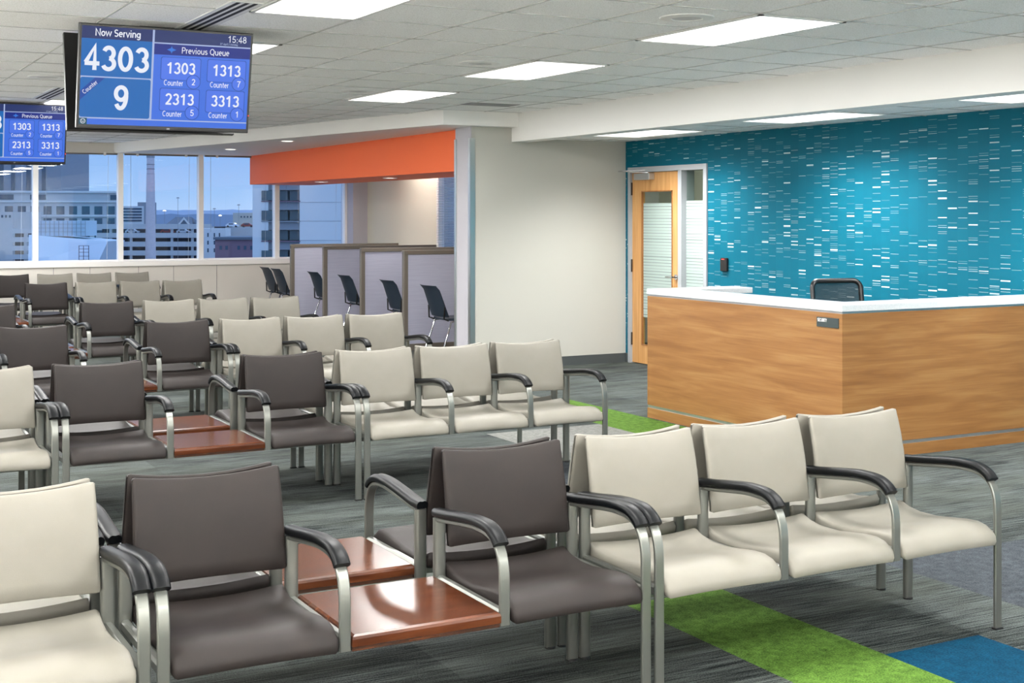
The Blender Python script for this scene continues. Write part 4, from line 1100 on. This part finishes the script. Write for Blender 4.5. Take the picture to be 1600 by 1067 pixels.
t, h = bld('garage_roof_level', 'open garage roof level with parked cars right of the gabled roof', 'building', 352, 400, 440)
MB().box(-h, h, 0, 30, GZ, zat(362, 440)).box(-h, h, 0, 0.4, zat(362, 440), zat(355, 440)).build('wall', C_CONC, t)

# brick chimney
D = 330; x, y = place(235.3, D); px = F_PX / D
t = empty('brick_chimney', (x, y, 0), YAW, 'tall tapering brick chimney seen through the third window', 'chimney')
ch = MB(); n = 28
for z0, z1, r0, r1 in ((GZ, zat(272, D), 10.2, 6.3), ):
    ch.cyl((0, 0, z0), (0, 0, z1), r0 / px * 1.0, r1 / px, n)
ch.build('shaft', C_STACK, t, smooth=40)
MB().cyl((0, 0, zat(272, D)), (0, 0, zat(244.5, D)), 5.9 / px, 5.9 / px, n).build('upper_shaft', C_STACK, t, smooth=40)
MB().cyl((0, 0, zat(246.5, D)), (0, 0, zat(242.5, D)), 6.3 / px, 6.4 / px, n).build('cap', C_GREY, t, smooth=40)
bd = MB()
for v in (272, 264, 257): bd.cyl((0, 0, zat(v + 0.4, D)), (0, 0, zat(v - 0.3, D)), 6.2 / px, 6.2 / px, n)
bd.build('band', C_VOID, t)

# distant buildings
t, h = bld('striped_office', 'far striped white office left of the chimney', 'building', 186, 224, 700, math.radians(16))
D = 700; px = F_PX / D
MB().box(-h, h, 0, 20, GZ, zat(322, D)).build('wall', C_PALE, t)
for i in range(5): MB().box(-h + 1, h - 1, -0.2, 0.3, zat(327.6 + i * 4.6, D), zat(325 + i * 4.6, D)).build('window_strip', C_DARK, t)
t, h = bld('far_slab', 'small grey block peeping above the striped office', 'building', 215, 232, 900)
MB().box(-h, h, 0, 20, GZ, zat(316, 900)).build('wall', C_GREY, t)
D = 520; px = F_PX / D
t, h = bld('gabled_house', 'gabled slate roof above the parking garage', 'building', 256, 302, D)
rf = MB(); zr, ze = zat(339, D), zat(352.5, D)
# long roof running left to right with a front gable at its right end
rf.add([(-h, 0, ze), (h, 0, ze), (h, 18, ze), (-h, 18, ze), (-h * 0.6, 9, zr), (h * 0.5, 9, zr)], [(0, 1, 5, 4), (1, 2, 5), (2, 3, 4, 5), (3, 0, 4), (0, 3, 2, 1)])
rf.add([(0, -3, ze), (h, -3, ze), (h * 0.5, -3, zr), (0, 6, ze), (h, 6, ze), (h * 0.5, 9, zr)], [(0, 2, 5, 3), (2, 1, 4, 5), (0, 1, 2)])
rf.build('roof', C_ROOF, t)
gx = h * 0.5
MB().box(-0.2, 0.2, -3.3, -3.02, ze, ze + 0.01).add([(0, -3.1, ze), (gx, -3.1, zr), (gx, -3.1, zr - 1.0), (0.9, -3.1, ze)], [(0, 1, 2, 3)]).add([(h, -3.1, ze), (gx, -3.1, zr), (gx, -3.1, zr - 1.0), (h - 0.9, -3.1, ze)], [(0, 1, 2, 3)]).build('bargeboard', C_PALE, t)
MB().box(-h * 0.9, h * 0.9, 1, 17, GZ, ze).build('wall', C_CONC, t)
D = 600; px = F_PX / D
t, h = bld('beige_block', 'small beige block with round openings near the right tower', 'building', 364, 400, D)
MB().box(-h, h, 0, 15, GZ, zat(332.5, D)).build('wall', mat('city_beige', (196, 190, 176), 0.8), t)
for u in (-6, -1, 4, 9): MB().box(u / px, (u + 2) / px, -0.2, 0.2, zat(340, D), zat(337.5, D)).build('window', C_DARK, t)
D = 380; px = F_PX / D
t, h = bld('brick_block', 'dark plum brick building at the foot of the right tower', 'building', 336, 402, D)
MB().box(-h, h, 0, 25, GZ, zat(372, D)).build('wall', C_BRICK, t)
MB().box(-h - 0.4, h, -0.5, 25, zat(374.5, D), zat(370.5, D)).build('cornice', C_ROOF, t)
for u in (-26, -17, 2, 12, 22): MB().box(u / px, (u + 4) / px, -0.1, 0.3, zat(390, D), zat(384, D)).build('window', C_DARK, t)

# right-hand tower with balconies
D = 255; px = F_PX / D
x, y = place(397, D)
t = empty('balcony_tower', (x, y, 0), YAW + math.radians(-6), 'big concrete tower with recessed window bays behind the orange fascia', 'building')
MB().box(0, 25 / px, -1.0, 30, GZ, zat(252, D)).box(75 / px, 160 / px, -1.0, 30, GZ, zat(252, D)).box(25 / px, 75 / px, 2.0, 30, GZ, zat(252, D)).build('wall', C_PALE, t)
for i in range(6):
    v = 283 + i * 31
    MB().box(14 / px, 76 / px, -0.4, 2.5, zat(v + 14, D), zat(v, D)).build('spandrel', C_GREY, t)
    for k in range(3):
        MB().box((15 + k * 20.5) / px, (32 + k * 20.5) / px, -1.3 if k == 0 else 0.6, 1.9, zat(v + 30, D), zat(v + 15, D)).build('window', mat('tower_window', (84, 100, 102), 0.3), t)
    MB().box(14 / px, 76 / px, -1.15, -0.4, zat(v + 1.5, D), zat(v, D)).build('slab_edge', C_BRICK if i % 2 else C_GREY, t)
for v in (316, 345, 375):
    MB().box(76 / px, 160 / px, -1.03, -0.99, zat(v + 0.6, D), zat(v, D)).build('joint', C_GREY, t)
# block seen through the blind of the alcove window
t = empty('side_tower', (110, 220, 0), 0.2, 'dark blue grey tower seen through the venetian blind', 'building')
MB().box(-8, 8, -8, 8, GZ, 60).build('wall', C_GREY, t)

# hills, tree belt
def belt(name, label, D, v_lo, v_hi, seed, m, amp, u0=-250, u1=900):
    n = 120; top = []
    for i in range(n + 1):
        u = u0 + (u1 - u0) * i / n
        x, y = place(u, D); z = zat(v_lo + (v_hi - v_lo) * 0.5 + amp * noise.noise(Vector((i * 0.21, seed, 0))) + amp * 0.5 * noise.noise(Vector((i * 0.9, seed, 3))), D)
        x2, y2 = place(u, D * 1.15)
        top.append((x, y, x2, y2, z))
    vs, fs = [], []
    for (x, y, x2, y2, z) in top: vs += [(x, y, GZ), (x, y, z), (x2, y2, z * 0.6), (x2, y2, GZ)]
    for i in range(n):
        a = i * 4; fs += [(a, a + 4, a + 5, a + 1), (a + 1, a + 5, a + 6, a + 2), (a + 2, a + 6, a + 7, a + 3)]
    o = MB().add(vs, fs).build(name, m, smooth=60)
    return o
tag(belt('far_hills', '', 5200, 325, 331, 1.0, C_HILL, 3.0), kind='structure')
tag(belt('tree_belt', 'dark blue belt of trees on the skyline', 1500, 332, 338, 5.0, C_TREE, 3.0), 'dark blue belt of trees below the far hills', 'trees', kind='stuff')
# lamp posts on the garage roofs
LP = [(257, 329, 480, True, 'lit parking lot lamp post left of the gabled roof'), (278, 309, 400, False, 'tall unlit lamp post above the gabled roof'), (335, 326, 700, False, 'small far lamp post in the window right of the chimney'),
      (344, 336.5, 520, True, 'lit lamp post with a flat head right of the chimney window mullion'), (373, 320, 480, False, 'tall thin lamp post before the beige block'), (367, 349, 500, True, 'short bright lamp beside the beige block')]
for u, v, D, lit, lab in LP:
    x, y = place(u, D); px = F_PX / D
    t = empty('lamp_post', (x, y, 0), YAW, lab, 'lamp post', 'parking lot lamp posts')
    MB().cyl((0, 0, GZ), (0, 0, zat(v, D)), 0.35 / px, n=6).build('pole', C_GREY, t)
    MB().loft([[(a * 2.4 / px, b * 2.4 / px, zat(v + 0.8, D)) for a, b in ((-1, -1), (1, -1), (1, 1), (-1, 1))], [(a * 1.2 / px, b * 1.2 / px, zat(v - 0.8, D)) for a, b in ((-1, -1), (1, -1), (1, 1), (-1, 1))]]).build(
        'lamp_head', mat('lamp_lit', (255, 240, 200), 0.4, emis=((255, 236, 190), 2.5)) if lit else C_GREY, t)
# parked cars on the roof decks
def car(u, v, D, colr, lab):
    x, y = place(u, D)
    t = empty('parked_car', (x, y, zat(v, D)), YAW, lab, 'car', 'cars parked on the garage roofs')
    b = MB(); L, H1, H2 = 2.1, 0.75, 1.4
    side = [(-L, 0.25), (L, 0.25), (L, 0.7), (L * 0.6, 0.85), (L * 0.25, H2), (-L * 0.55, H2), (-L * 0.9, 0.9), (-L, 0.8)]
    b.loft([[(px_, yy, pz) for px_, pz in side] for yy in (-0.85, 0.85)]); b.build('body', colr, t)
    MB().box(-L * 0.5, L * 0.25, -0.87, 0.87, 0.9, 1.25).build('windows', C_DARK, t)
    for wx in (-1.3, 1.3): MB().cyl((wx, -0.88, 0.32), (wx, 0.88, 0.32), 0.32, n=12).build('wheel', C_VOID, t)
CW, CR = mat('car_white', (225, 228, 232), 0.3), mat('car_red', (140, 50, 50), 0.3)
carn = [(207, 364.5, 'white', 'left of the chimney'), (262, 364.5, 'dark red', 'closest to the chimney on its right'), (287, 364.5, 'white', 'farther right of the chimney'),
        (363, 355, 'white', 'left of the pair before the beige block'), (387, 355, 'dark red', 'right of the pair before the beige block')]
for (u, v, c_, pl) in carn:
    car(u, v, 423 if u < 340 else 443, CW if c_ == 'white' else CR, '%s car parked on the garage deck, %s' % (c_, pl))
